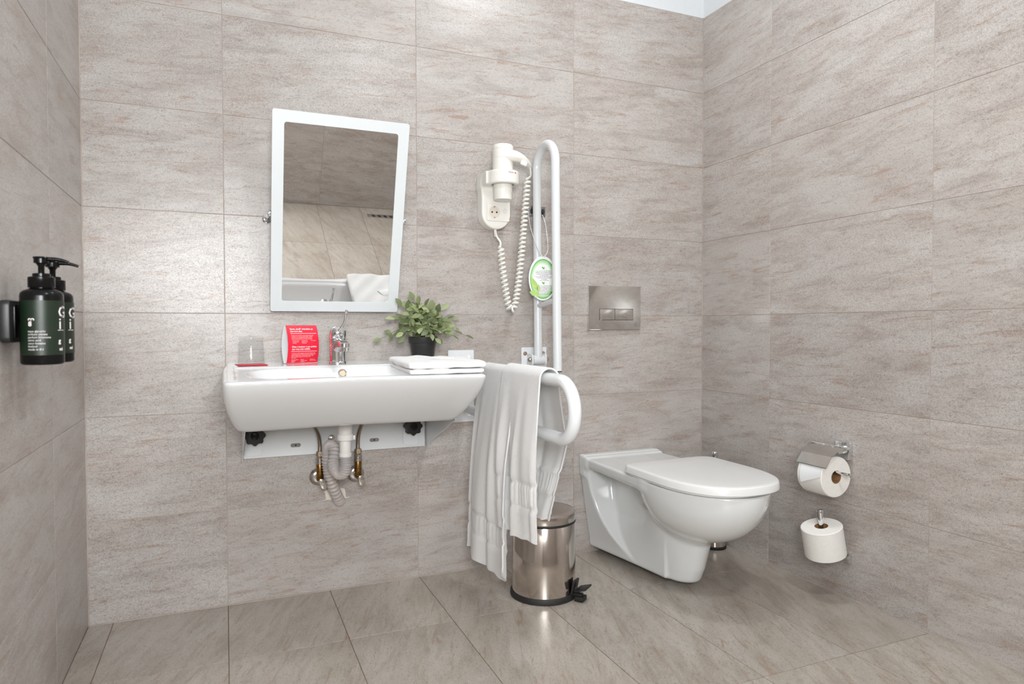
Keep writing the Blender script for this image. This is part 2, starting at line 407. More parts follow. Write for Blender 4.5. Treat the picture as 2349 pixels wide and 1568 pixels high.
tile_wall('wall_front', fr, [XL, KEY_PANEL[0], KEY_PANEL[1], .62, 1.22, XR], lambda u, v: (u, YF, v), MW, (0, 0, math.pi), rows=wf_rows,
          skip=lambda a, b, c, d: a >= KEY_PANEL[0]-1e-6 and b <= KEY_PANEL[1]+1e-6 and c >= KEY_PANEL[2]-1e-6 and d <= KEY_PANEL[3]+1e-6)
# floor: long tiles running away from the wall
floor = struct('floor', Geo().box(((XL+XR)/2, YF/2, -REC-.05), (XR-XL+.3, -YF+.3, .1)), GROUT_F)
fx = [XL, -.306, 0, .305, .603, .903, 1.2, 1.5, XR]; fy = [0, -.376, -.976, -1.576, -2.176, YF]
for i in range(len(fx)-1):
    for j in range(len(fy)-1):
        o = bpy.data.objects.new('tile', tile_mesh(abs(fy[j+1]-fy[j])-G, fx[i+1]-fx[i]-G, TILE_F)); col.objects.link(o)
        o.matrix_world = Matrix.Translation(((fx[i]+fx[i+1])/2, (fy[j]+fy[j+1])/2, 0)) @ Matrix(((0, 0, 1, 0), (1, 0, 0, 0), (0, -1, 0, 0), (0, 0, 0, 1)))
        o.parent = floor; o.matrix_parent_inverse = Matrix()
# painted wall above the tiles, ceiling
for nm, c, s in (('wall_back_upper', ((XL+XR)/2, .003+T_/2, (ZT+ZC)/2), (XR-XL+.2, T_, ZC-ZT)), ('wall_right_upper', (XR+.003+T_/2, YF/2+.0015, (ZT+ZC)/2), (T_, -YF+.003, ZC-ZT)),
                 ('wall_left_upper', (XL-.003-T_/2, YF/2+.0015, (ZT+ZC)/2), (T_, -YF+.003, ZC-ZT)), ('wall_front_upper', ((XL+XR)/2, YF-.003-T_/2, (ZT+ZC)/2), (XR-XL+.2, T_, ZC-ZT))):
    struct(nm, Geo().box(c, s), PAINT)
struct('ceiling', Geo().box(((XL+XR)/2, YF/2, ZC+.05), (XR-XL+.3, -YF+.3, .1)), PAINT)
# light joint sealant in the corners
struct('trim_1', Geo().box((XR-.0012, -.0012, ZT/2), (.0024, .0024, ZT)), GROUT_W)
struct('trim_2', Geo().box((XL+.0012, -.0012, ZT/2), (.0024, .0024, ZT)), GROUT_W)
struct('trim_3', Geo().box(((XL+XR)/2, -.0015, .0015), (XR-XL-.006, .003, .003)), GROUT_W)
struct('trim_4', Geo().box((XR-.001, YF/2, .001), (.002, -YF-.01, .002)), GROUT_W)
# unseen glowing panel added behind the camera as key light, replacing a flash
key_frame = struct('added_key_frame_1', Geo().prism(rrect(KEY_PANEL[0], KEY_PANEL[1], KEY_PANEL[2], KEY_PANEL[3], .004, 2), -YF-.03, -YF+.03, frame=lambda a, b, c: (a, -c-.045, b)), PAINT)
struct('added_key_pane', Geo().box(((KEY_PANEL[0]+KEY_PANEL[1])/2, YF-.012, (KEY_PANEL[2]+KEY_PANEL[3])/2), (KEY_PANEL[1]-KEY_PANEL[0]-.04, .006, KEY_PANEL[3]-KEY_PANEL[2]-.04)), PANEL_GLOW, parent=key_frame)
for lx, ly, lw in LAMPS:
    t = Thing('ceiling_lamp', 'round white ceiling lamp over the toilet' if ly > -1.5 else 'round white ceiling lamp close to the front wall', 'lamp', (lx, ly, ZC), 'round lamps on the ceiling')
    t.part('lamp_base', Geo().lathe([(.14, 0), (.14, -.022), (.134, -.027), (.128, -.024)], (lx, ly, ZC), n=48), FRAMEW)
    t.part('diffuser', Geo().lathe([(.127, -.02), (.12, -.028), (.0, -.031)], (lx, ly, ZC), n=48, cap=False), LAMPG)
# broken tile round the waste pipe: bare plaster
pl = [(.289, .3215), (.2925, .318), (.2945, .2975), (.2815, .2955), (.2815, .2945), (.3, .2952), (.36, .2952), (.372, .2985), (.372, .2992), (.358, .2988), (.3565, .318), (.3535, .3265), (.335, .334), (.318, .337), (.309, .334), (.3055, .3265), (.296, .328), (.288, .3235)]
pp = link('plaster_patch', Geo().prism(pl, 0, .0009, frame=lambda a, b, c: (a, -c, b)).mesh(wall_back.location), PLASTER, wall_back, False)

# ================================================================== WASH BASIN
def hrim(y): return .7456 + .033*y
SX = .3190
def sink_fn(X, Y, Z):
    w = Z - hrim(Y); u = np.clip(-w/.145, 0, 1.2)
    dx = np.abs(X-SX)
    hx = .3265 - .003*u - .030*u**2.4
    yf = -.562 + .038*np.exp(-(dx/.22)**2)*(1-.5*u) + .170*np.maximum(u, 0)**1.3
    side = dx - hx
    # plan view: slight narrowing towards the wall
    side = side + .012*np.clip((Y+.28)/.28, 0, 1)**2
    body = smax(side, yf - Y, .026)
    body = smax(body, w, .010)
    body = smax(body, -(w+.149), .014)
    body = smax(body, Y-.0, .004)
    # bowl
    bx = dx/.272; by = (Y+.335)/np.where(Y > -.335, .165, .150)
    r = (np.abs(bx)**3.2 + np.abs(by)**3.0)**(1/3.05)
    prof = -.098*np.clip(1-np.clip(r, 0, 1.3)**np.where(Y > -.335, 4.5, 2.5), -1, 1)
    bowl = (w - prof)*.75
    body = smax(body, bowl, .007)
    # shallow step left and right of the bowl
    step = np.maximum(np.maximum(dx-.296, -(Y+.50)), Y+.165); step = np.maximum(step, -(w+.004))
    return smax(body, -step, .006)
sink = Thing('wash_basin', 'wide white ceramic wash basin with a shallow bowl, hung on the wall', 'basin', (SX, -.28, .60))
sink.part('basin', sdf_obj(sink_fn, (-.020, -.585, .565), (.665, .012, .765), .0042, sink.loc), CERAMIC)
ov = Vector((.3215, -.1815, .7165)); ovn = Vector((0, -.93, .36)).normalized()
sink.part('overflow_ring', Geo().lathe([(.009, .0), (.0095, .003), (.0125, .0035), (.0140, .001), (.0140, -.002)], ov, ovn, 28, cap=False), CHROME)
sink.part('overflow_hole', Geo().lathe([(.0095, 0), (0.0001, .0001)], ov, ovn, 24), RUSTS)
dz = hrim(-.335)-.098
sink.part('waste_outlet', Geo().lathe([(.034, .0), (.034, .004), (.028, .005), (.022, .001), (.0, .001)], (SX, -.335, dz+.0005), n=32, cap=False), CHROME)

# mounting bracket with tilt knobs
br = Thing('basin_bracket', 'white steel tilting bracket with two black knobs under the basin', 'bracket', (SX, 0, .447))
br.part('back_plate', Geo().box((.3345, -.006, .520), (.575, .008, .142), .0012), STEELW)
for xs, sgn in ((.045, 1), (.628, -1)):
    yz = [(-.002, .440), (-.012, .440), (-.05, .468), (-.325, .578), (-.325, .5825), (-.12, .5880), (-.002, .5900)]
    br.part('side_arm', Geo().prism(yz, -.0016, .0016, frame=lambda a, b, c, xs=xs: (xs+c, a, b)), STEELW, smooth=False)
    kx = .0800 if sgn > 0 else .5735
    br.part('tab', Geo().prism(rrect(kx-.028, kx+.022, .4585, .575, .010), 0, .004, frame=lambda a, b, c: (a, -.012-c, b)), STEELW)
    kn = [( .0290*(1+.085*math.cos(8*t))*math.cos(t), .0290*(1+.085*math.cos(8*t))*math.sin(t)) for t in [2*math.pi*i/96 for i in range(96)]]
    kb = br.part('knob', Geo().prism(kn, 0, .026, .003, frame=lambda a, b, c, kx=kx: (kx+a, -.024-c, .524+b)), BLACK)
    br.part('knob_hub', Geo().cyl((kx, -.050, .524), (kx, -.053, .524), .012, 24, .001), BLACKG, kb)
    br.part('knob_stem', Geo().cyl((kx, -.016, .524), (kx, -.025, .524), .012, 24), BLACK)
for x in (.2016, .4502):
    br.part('slot', Geo().prism(rrect(x-.0155, x+.0155, .4815-.006, .4815+.006, .0058), .0100, .0106, frame=lambda a, b, c: (a, -c, b)), SLOT)
    br.part('slot_screw', Geo().cyl((x, -.0104, .4815), (x, -.0112, .4815), .0028, 12), BLACK)
br.part('bolt', Geo().cyl((.312, -.010, .4975), (.312, -.030, .4975), .008, 6, .001).cyl((.312, -.010, .4975), (.312, -.013, .4975), .011, 24), NICKEL)

# mixer tap
TX, TY = .3175, -.118
tz = hrim(TY)-.0005
tap = Thing('mixer_tap', 'chrome single lever mixer tap standing on the basin deck', 'tap', (TX, TY, tz))
tap.part('base_ring', Geo().lathe([(.0265, 0), (.0268, .003), (.0262, .007), (.0245, .009)], (TX, TY, tz), n=48), CHROME)
bodyp = [(.0240, .008), (.0240, .05), (.0246, .068), (.0250, .074), (.0254, .076), (.0254, .079), (.0246, .0805)]
tap.part('body', Geo().lathe(bodyp, (TX, TY, tz), n=48), CHROME)
hd = Vector((.06, -.25, 1)).normalized()
head = tap.part('lever_head', Geo().lathe([(.0246, .0), (.0254, .003), (.0254, .014), (.0238, .024), (.0195, .031), (.011, .0350), (.0, .036)], Vector((TX, TY, tz+.0805)), hd, 48, cap=False), CHROME)
lv = catmull([(TX+.002, TY-.018, tz+.098), (TX+.006, TY-.034, tz+.110), (TX+.0135, TY-.040, tz+.128), (TX+.0175, TY-.046, tz+.150), (TX+.0195, TY-.052, tz+.163)], 8)
tap.part('lever', Geo().tube(lv, lambda t: .0075-.004*min(1, t*1.6)+.001*(t > .9), 14), CHROME, head)
sp = catmull([(TX, TY-.012, tz+.052), (TX+.0005, TY-.05, tz+.062), (TX+.001, TY-.095, tz+.062), (TX+.0015, TY-.122, tz+.060)], 8)
spout = tap.part('spout', Geo().tube(sp, lambda t: .0180-.0045*t, 24), CHROME)
tap.part('spout_end', Geo().lathe([(.0118, 0), (.0135, -.002), (.0138, -.013), (.012, -.014), (.0115, -.024), (.0095, -.0245)], (TX+.0015, TY-.122, tz+.0675), n=32), CHROME, spout)
tap.part('hot_cold_mark', Geo().cyl((TX-.006, TY-.021, tz+.0735), (TX-.006, TY-.0243, tz+.0735), .0035, 16), RED)

# drain trap
tr = Thing('drain_trap', 'white waste pipe with looped grey corrugated hose below the basin', 'pipe', (.325, -.2, .30))
PX, PY = .3245, -.205
tr.part('tailpiece', Geo().cyl((PX, PY, .527), (PX, PY, .588), .0205, 32, .002).cyl((PX, PY, .47), (PX, PY, .53), .0165, 32, .002), PLASTIC_W)
nut = tr.part('union_nut', Geo().lathe([(.0215, 0), (.0235, .002), (.0235, .018), (.0215, .02)], (PX, PY, .519), n=36), PLASTIC_W)
tr.part('nut_lug', Geo().box((PX+.025, PY-.004, .527), (.006, .012, .013), .001), PLASTIC_W, nut)
tr.part('sleeve', Geo().lathe([(.0172, 0), (.0182, .001), (.0182, .012), (.0172, .013)], (PX, PY, .470), n=36), PLASTIC_W)
hp = catmull([(PX, PY, .474), (PX+.001, PY, .448), (PX-.004, PY+.006, .423), (PX-.018, PY+.022, .418), (PX-.028, PY+.05, .440), (.305, -.128, .480), (.296, -.105, .490), (.290, -.085, .472), (.290, -.075, .430), (.296, -.072, .395), (.311, -.055, .345), (.332, -.018, .298), (.337, -.002, .290)], 30)
tr.part('corrugated_hose', Geo().tube(hp, lambda t: .0162+.0022*math.sin(t*2*math.pi*52), 28), HOSE)

# angle valves with braided hoses
def valve(x, z, top, label, tilt):
    t = Thing('angle_valve', label, 'valve', (x, 0, z), 'angle valves feeding the tap')
    t.part('escutcheon', Geo().lathe([(.028, .001), (.027, .004), (.020, .009), (.012, .011)], (x, 0, z), (0, -1, 0), 40), NICKEL)
    bx, by = x, -.048
    t.part('stub', Geo().cyl((x, -.008, z), (x, -.050, z), .0095, 24), NICKEL)
    t.part('brass_body', Geo().cyl((bx, by, z-.002), (bx, by, z+.050), .0112, 24, .001), BRASS)
    t.part('chrome_collar', Geo().lathe([(.0118, 0), (.0125, .002), (.0125, .010), (.0115, .011), (.0115, .013), (.0125, .014), (.0125, .022), (.010, .024)], (bx, by, z+.050), n=28), NICKEL)
    t.part('hex_nut', Geo().cyl((bx, by, z+.074), (bx, by, z+.090), .0112, 6, .0015), RUSTS, smooth=False)
    hn = t.part('handle', Geo().prism(rrect(-.0095, .0095, -.0165, .0165, .009), 0, .012, .0015, frame=lambda a, b, c: (bx+.004+a*math.cos(.25)-b*math.sin(.25)*tilt, by-.030-c, z-.006+b)), NICKEL)
    t.part('handle_stem', Geo().cyl((bx, by, z-.002), (bx+.004, by-.030, z-.006), .008, 20), NICKEL)
    t.part('handle_screw', Geo().cyl((bx+.004, by-.042, z-.006), (bx+.004, by-.0432, z-.006), .0035, 16), RUSTS, hn)
    t.part('supply_hose', Geo().tube(catmull([(bx, by, z+.088), (bx, by, z+.115), (bx+(top[0]-bx)*.25, by-.012, z+.145), top, (top[0]+(top[0]-bx)*.35, top[1]-.006, top[2]+.034)], 12), .0062, 16), BRAID)
valve(.2705, .3735, (.2455, -.095, .557), 'left chrome and brass angle valve with a braided hose under the tap', 1)
valve(.3895, .3735, (.3965, -.095, .557), 'brass and chrome angle valve right of the corrugated waste hose', .6)

# glass on its coaster
gx, gy = .0705, -.085; gz = hrim(gy)-.0004
cr = Matrix.Rotation(math.radians(8), 3, 'Z')
solo('coaster', Geo().box((gx, gy, gz+.0012), (.082, .082, .0016), .0003, cr), RED, 'square red paper coaster under the upturned glass', 'coaster', (gx, gy, gz), smooth=False)
g0 = gz+.0023
gl = Geo().lathe([(.0368, 0), (.0376, .001), (.0372, .012), (.0350, .060), (.0335, .066), (.0318, .068), (.0322, .071), (.0338, .074), (.0338, .079), (.032, .0825), (.029, .0832), (.012, .0820), (.0, .0815)], (gx, gy, g0), n=56, cap=False)
gl.lathe([(.0368, 0), (.0355, .0006), (.0350, .012), (.0325, .062), (.0300, .0690), (.020, .0715), (.0, .072)], (gx, gy, g0), n=56, cap=False)
solo('drinking_glass', gl, GLASS, 'clear glass tumbler standing upside down on a red coaster', 'glass', (gx, gy, gz))

# red information card: two bowed panels
ca = math.radians(20); A = Vector((math.cos(ca), math.sin(ca), 0)); Nn = Vector((math.sin(ca), -math.cos(ca), 0))
cL = Vector((.2135, -.062, hrim(-.062)+.0004)); CW, CH = .100, .116
def bow(b, side):      # profile across the card
    t = b/CH; return side*(.0215*math.sin(math.pi*min(max(t*.86+.10, 0), 1))**.8) if side > 0 else side*(.0235*math.sin(math.pi*min(max(t*.86+.10, 0), 1))**.8)
def card_pt(a, b, off=0, side=1): return cL + A*a + Nn*(bow(b, side)+off*side) + Vector((0, 0, b))
def panel(side, off, th=.0006):
    n = 24; g = Geo(); v = []; f = []
    for o in (off, off-th):
        for i in range(n+1):
            b = CH*i/n
            for a in (-CW/2, CW/2): v.append(card_pt(a, b, o, side))
    m2 = 2*(n+1)
    for i in range(n):
        p = 2*i; f += [(p, p+1, p+3, p+2), (m2+p, m2+p+2, m2+p+3, m2+p+1), (p, p+2, m2+p+2, m2+p), (p+1, m2+p+1, m2+p+3, p+3)]
    f += [(0, m2, m2+1, 1), (2*n, 2*n+1, m2+2*n+1, m2+2*n)]
    return g.add(v, f)
card = Thing('information_card', 'red bowed tent card with white lettering standing on the basin', 'card', cL)
card.part('back_panel', panel(-1, 0), WHITE_P)
card.part('front_panel', panel(1, 0), WHITE_P)
fp = card.part('red_print', panel(1, .0006, .0005), RED)
card.part('base_flap', Geo().prism([(-CW/2, -.0118), (CW/2, -.0118), (CW/2, .0105), (-CW/2, .0105)], 0, .0005, frame=lambda a, b, c: cL+A*a+Nn*b+Vector((0, 0, c))), WHITE_P, smooth=False)
def card_text(txt, size, a, b, bold=0):
    return text_geo(txt, size, lambda x, y: card_pt(-CW/2+a+x, b+y, .0008), bold=bold)
tg = Geo(); th = Geo(); tg2 = Geo(); th2 = Geo()
for txt, b in (('Spune „bună” articolelor pe', .1025), ('care le-ai uitat.', .0955), ('Dites « bonjour » aux articles', .0485), ('que vous avez oubliés.', .0415)):
    g = card_text(txt, .0066, .0105 if b > .06 else .0125, b, .00016); (th if b > .06 else th2).add(g.v, g.f)
small = [(.0840, 'Dacă ați uitat unul dintre aceste produse, informați'), (.0803, 'recepția, iar noi vom avea grijă imediat. Verificați'), (.0766, 'lista de mai jos, vă oferim oricare articol gratuit'), (.0729, 'pentru un sejur cât mai comod. Suna-ne oricând.'),
         (.0300, 'Si vous avez oublié d’apporter un article essentiel, nous'), (.0263, 'sommes là pour vous. Communiquez à la réception pour'), (.0226, 'obtenir gratuitement l’un des articles de dépannage,'), (.0189, 'dans les meilleurs délais, et votre séjour sera'), (.0152, 'sans soucis.')]
for b, txt in small:
    g = card_text(txt, .0034, .0125, b); (tg if b > .05 else tg2).add(g.v, g.f)
for a, b, txt in ((.0135, .0682, '• Periuță de dinți'), (.0135, .0645, '• Pastă de dinți'), (.0135, .0608, '• Pieptene'), (.043, .0682, '• Aparat de ras'), (.043, .0645, '• Spumă de ras'), (.043, .0608, '• Tampoane'), (.073, .0682, '• Deodorant'),
                  (.0135, .0100, '• Brosse à dents'), (.0135, .0065, '• Dentifrice'), (.0135, .0030, '• Peigne'), (.043, .0100, '• Rasoir'), (.043, .0065, '• Mousse à raser'), (.043, .0030, '• Tampons'), (.073, .0100, '• Déodorant'), (.073, .0065, '• Kit de couture')):
    g = card_text(txt, .0033, a, b); (tg if b > .05 else tg2).add(g.v, g.f)
for g_ in (th, th2): card.part('heading_text', g_, TEXTW, fp, False)
for g_ in (tg, tg2): card.part('body_text', g_, TEXTW, fp, False)
for b in (.0905, .0362):
    g = Geo(); n = 2
    g.add([card_pt(-CW/2+.0105, b, .0008), card_pt(CW/2-.006, b, .0008), card_pt(CW/2-.006, b+.0011, .0008), card_pt(-CW/2+.0105, b+.0011, .0008)], [(0, 1, 2, 3)])
    card.part('rule', g, TEXTW, fp, False)

# potted plant
px, py = .600, -.072; pz = hrim(py)-.0003
plant = Thing('potted_plant', 'small bushy green plant in a black plastic pot on the basin', 'plant', (px, py, pz))
plant.part('pot', Geo().lathe([(.0335, 0), (.0345, .001), (.0425, .058), (.0450, .0585), (.0465, .061), (.0480, .078), (.0470, .079), (.0440, .076), (.0425, .066)], (px, py, pz), n=48), BLACK)
plant.part('soil', Geo().lathe([(.0435, .068), (.02, .071), (.0, .0715)], (px, py, pz), n=24, cap=False), SOIL)
lm = bpy.data.meshes.new('leaf')
lv_, lf_ = [], []
prof = [(0, .0), (.18, .55), (.42, 1.0), (.66, .92), (.86, .5), (1, 0)]
for t, w in prof:
    bend = -.16*t*t
    lv_ += [(-.26*w, t, bend+.06*w), (0, t, bend), (.26*w, t, bend+.06*w)]
for i in range(len(prof)-1):
    p = 3*i; lf_ += [(p, p+1, p+4, p+3), (p+1, p+2, p+5, p+4)]
lm.from_pydata(lv_, [], lf_); lm.update(); lm.materials.append(LEAF); lm.polygons.foreach_set('use_smooth', [True]*len(lm.polygons))
rnd = random.Random(21)
stems = Geo(); leaves = []
crown = Vector((px, py, pz+.068))
for k in range(41):
    az = (math.pi*(1.0+((k*.6180339)%1.0)) if k % 4 else math.pi*rnd.random()) + rnd.uniform(-.15, .15); el = math.radians(min(90, 13+72*((k % 14)/13.0)+rnd.uniform(-9, 9)))
    L = (rnd.uniform(.085, .112)+.022*math.sin(el) if k % 3 else rnd.uniform(.060, .085))*(1.0+.12*math.cos(el)*abs(math.cos(az)))
    d = Vector((1.14*math.cos(az)*math.cos(el), math.sin(az)*math.cos(el)*.62, math.sin(el)))
    base = crown + Vector((rnd.uniform(-.02, .02), rnd.uniform(-.02, .02), 0))
    tip = base + d*L - Vector((0, 0, .018*math.cos(el)))
    mid = base + d*L*.5 + Vector((0, 0, .022))
    if tip.y > -.012: tip.y = -.012
    if mid.y > -.012: mid.y = -.012
    P = catmull([base, mid, tip], 6); stems.tube(P, .0011, 5)
    for j in range(4):
        i = int(len(P)*(.40+.60*j/3.0))-1; i = min(max(i, 1), len(P)-1); tang = (P[i]-P[i-1]).normalized()
        for sgn in ((-1, 1) if j < 3 else (0,)):
            if len(leaves) >= 290: break
            side = tang.cross(Vector((0, 0, 1))).normalized() if abs(tang.z) < .97 else Vector((1, 0, 0))
            side = Matrix.Rotation(rnd.uniform(-1.2, 1.2)+j*1.57, 3, tang) @ side
            ld = (tang*(.55 if sgn else 1.0) + side*sgn*.9 + Vector((0, 0, .12))).normalized()
            s = rnd.uniform(.028, .038)
            if (P[i]+ld*s).y > -.006: ld.y = -abs(ld.y)*.3; ld.normalize()
            leaves.append((P[i].copy(), ld, s, rnd.uniform(-.7, .7)))
plant.part('stems', stems, STEMM)
for p, ld, s, tw in leaves:
    xax = ld.cross(Vector((rnd.uniform(-.6, .6), -1, .9)));  xax = xax.normalized() if xax.length > .05 else Vector((1, 0, 0)); zax = xax.cross(ld)
    M = Matrix((xax, ld, zax)).transposed() @ Matrix.Rotation(tw, 3, 'Y')
    o = bpy.data.objects.new('leaf', lm); col.objects.link(o); o.parent = plant.e
    o.matrix_local = Matrix.Translation(p-plant.loc) @ M.to_4x4() @ Matrix.Diagonal((s*rnd.uniform(.85, 1.1), s, s, 1))

# folded towel and soap packet on the basin
ft = Vector((.548, -.40, .735))
def fold_fn(X, Y, Z):
    b = hrim(Y)+.0015
    wob = .004*np.sin(X*38+1)*np.cos(Y*31) + .003*np.sin(X*90+Y*60)
    def slab(x0, x1, y0, y1, z0, z1, r):
        cx, cy, cz = (x0+x1)/2, (y0+y1)/2, (z0+z1)/2
        q = [np.abs(X-cx)-(x1-x0)/2+r, np.abs(Y-cy)-(y1-y0)/2+r, np.abs(Z-b-cz)-(z1-z0)/2+r]
        return np.sqrt(sum(np.maximum(i, 0)**2 for i in q)) + np.minimum(np.maximum.reduce(q), 0) - r
    lo_ = slab(.440, .648, -.520, -.285, -.0005, .0125, .0062) 
    hi_ = slab(.437, .655, -.517, -.280, .0125, .0305, .0088) + wob*.45
    gap = .0022*np.exp(-((Z-b-.0125)/.0018)**2)
    return np.minimum(lo_+wob*.15, hi_)+gap*0.6
solo('folded_towel', sdf_obj(fold_fn, (.425, -.535, .720), (.668, -.268, .778), .0026, ft), TOWEL, 'thick white hand towel folded flat on the basin rim', 'towel', ft)
sr = Matrix.Rotation(math.radians(-24), 3, 'Z'); sp_ = Vector((.575, -.375, .7640))
soap = Thing('soap_packet', 'small white soap packet with a gold line lying on the folded towel', 'soap', sp_)
soap.part('packet', Geo().box(sp_+Vector((0, 0, .0022)), (.066, .044, .0044), .001, sr), WHITE_P)
for a in (-.019, .019):
    soap.part('gold_line', Geo().box(sp_+sr @ Vector((0, a, 0))+Vector((0, 0, .00445)), (.056, .0006, .0003), 0, sr), GOLD, smooth=False)

# ================================================================== MIRROR
mb = Vector((0, -.032, .9036)); mt = Vector((0, -.211, 1.4705)); mu = (mt-mb).normalized(); mn = Vector((1, 0, 0)).cross(mu)
MX0, MX1, MH = .1285, .5235, (mt-mb).length
def mfr(a, b, c): return Vector((a, mb.y, mb.z)) + mu*b + mn*c
mir = Thing('tilting_mirror', 'white framed rectangular mirror tilted forward above the basin', 'mirror', mfr((MX0+MX1)/2, 0, 0))
def ring(outer, inner, c0, c1, frame, bevel=0):
    g = Geo(); n = len(outer); v = []
    for o, c in ((outer, c0), (inner, c0), (outer, c1), (inner, c1)): v += [frame(p[0], p[1], c) for p in o]
    f = []
    for i in range(n):
        j = (i+1) % n
        f += [(i, j, n+j, n+i), (2*n+i, 3*n+i, 3*n+j, 2*n+j), (i, 2*n+i, 2*n+j, j), (n+i, n+j, 3*n+j, 3*n+i)]
    return g.add(v, f)
FW = .0325
mir.part('frame', ring(rrect(MX0, MX1, 0, MH, .006, 6), rrect(MX0+FW, MX1-FW, FW, MH-FW, .008, 6), -.016, 0, mfr), FRAMEW)
mir.part('back_board', Geo().prism(rrect(MX0+.004, MX1-.004, .004, MH-.004, .004), -.0175, -.0045, frame=mfr), FRAMEW)
mir.part('mirror_glass', Geo().prism(rrect(MX0+FW-.001, MX1-FW+.001, FW-.001, MH-FW+.001, .008), -.0044, -.0018, frame=mfr), MIRROR, smooth=False)
for xe, sg in ((MX0, -1), (MX1, 1)):
    pc = mfr(xe, MH*.5, -.010)
    pb = mir.part('pivot_bracket', Geo().cyl((xe+sg*.006, 0, pc.z), (xe+sg*.006, pc.y-.004, pc.z), .006, 20).lathe([(.014, .0), (.014, .003), (.008, .006)], (xe+sg*.006, 0, pc.z), (0, -1, 0), 24), CHROME)
    mir.part('pivot_knob', Geo().cyl((xe+sg*.0, pc.y, pc.z), (xe+sg*.010, pc.y, pc.z), .0105, 24, .002), CHROME, pb)

# ================================================================== GRAB RAILS
def wall_plate(t, x0, x1, z0, z1):
    return t.part('wall_plate', Geo().prism(rrect(x0, x1, z0, z1, .002, 2), 0, .005, .0008, frame=lambda a, b, c: (a, -c, b)), STEELW)
RX = 1.035
r1 = Thing('folded_grab_rail', 'white U-shaped grab rail folded up against the wall', 'grab rail', (RX, 0, .53))
wp = wall_plate(r1, .985, 1.085, .5314, .780)
for x, z, m in ((.999, .7575, RUSTS), (1.072, .7585, NICKEL), (.999, .555, NICKEL), (1.072, .555, NICKEL)):
    r1.part('screw', Geo().lathe([(.0075, 0), (.007, .0015), (.003, .0022), (.0, .0022)], (x, -.005, z), (0, -1, 0), 20, cap=False), m, wp)
for x in (RX-.029, RX+.023):
    r1.part('hinge_cheek', Geo().prism(rrect(-.052, 0, .715, .757, .012), 0, .006, .0008, frame=lambda a, b, c, x=x: (x+c, a, b)), STEELW)
hz = .7365
r1.part('hinge_sleeve', Geo().cyl((RX-.022, -.040, hz), (RX+.022, -.040, hz), .0165, 32, .0015), STEELW)
for x, d in ((RX-.029, -1), (RX+.029, 1)):
    r1.part('hinge_bolt', Geo().lathe([(.009, 0), (.009, .005), (.007, .010), (.003, .0125), (.0, .013)], (x, -.040, hz), (d, 0, 0), 24, cap=False), NICKEL)
ur, ztop = .0745, 1.4135
cy_ = (-.028-.177)/2
path = [(RX, -.040, hz), (RX, -.037, .95), (RX, -.031, 1.25), (RX, -.028, ztop)]
path = path[:-1] + arc((RX, cy_, ztop), 0, 180, ur, (0, 1, 0), (0, 0, 1), 24) + [(RX, -.181, 1.2), (RX, -.187, .95), (RX, -.193, .7045)]
tube1 = r1.part('rail_tube', Geo().tube(path, .0152, 28), STEELW)
r1.part('cross_tube', Geo().cyl((RX, -.037, .9285), (RX, -.187, .945), .0092, 20), STEELW)
r1.part('end_cap', Geo().cyl((RX, -.193, .7047), (RX, -.1931, .7010), .0152, 28, .001), RUBBER)

r2 = Thing('lowered_grab_rail', 'white U-shaped grab rail swung down beside the basin under a bath towel', 'grab rail', (.755, 0, .523))
wp = wall_plate(r2, .708, .802, .523, .7735)
for x, z in ((.7195, .7495), (.783, .7495), (.7195, .545), (.783, .545)):
    r2.part('screw_cap', Geo().lathe([(.0065, 0), (.0055, .002), (.0, .003)], (x, -.005, z), (0, -1, 0), 20, cap=False), WHITE_P, wp)
for x in (.755-.029, .755+.023):
    r2.part('hinge_cheek', Geo().prism(rrect(-.052, 0, .700, .744, .012), 0, .006, .0008, frame=lambda a, b, c, x=x: (x+c, a, b)), STEELW)
r2.part('hinge_sleeve', Geo().cyl((.733, -.040, .722), (.777, -.040, .722), .017, 32, .0015), STEELW)
path = [(.755, -.040, .722), (.755, -.4, .7215)] + arc((.755, -.763, .6505), 90, 270, .0715, (0, 1, 0), (0, 0, 1), 24) + [(.755, -.4, .578), (.755, -.03, .577)]
r2.part('rail_tube', Geo().tube(path, .0160, 28), STEELW)
r2.part('cross_tube', Geo().cyl((.755, -.24, .722), (.755, -.226, .578), .0092, 20), STEELW)
r2.part('end_cap', Geo().cyl((.755, -.03, .577), (.755, -.026, .577), .016, 28, .001), RUBBER)

# catch that holds the folded rail
rc = Thing('rail_catch', 'square chrome wall catch with black rubber pads behind the folded rail', 'bracket', (1.047, 0, 1.272))
rc.part('catch_plate', Geo().box((1.047, -.004, 1.272), (.064, .008, .036), .001), metal('grey_steel', (.20, .19, .18), (.27, .26, .25), 40, .45))
for x in (1.0235, 1.0685):
    rc.part('rubber_pad', Geo().prism([(.0055*math.cos(t), .0095*math.sin(t)) for t in [2*math.pi*i/24 for i in range(24)]], 0, .006, .001, frame=lambda a, b, c, x=x: (x+a, -.008-c, 1.272+b)), RUBBER)

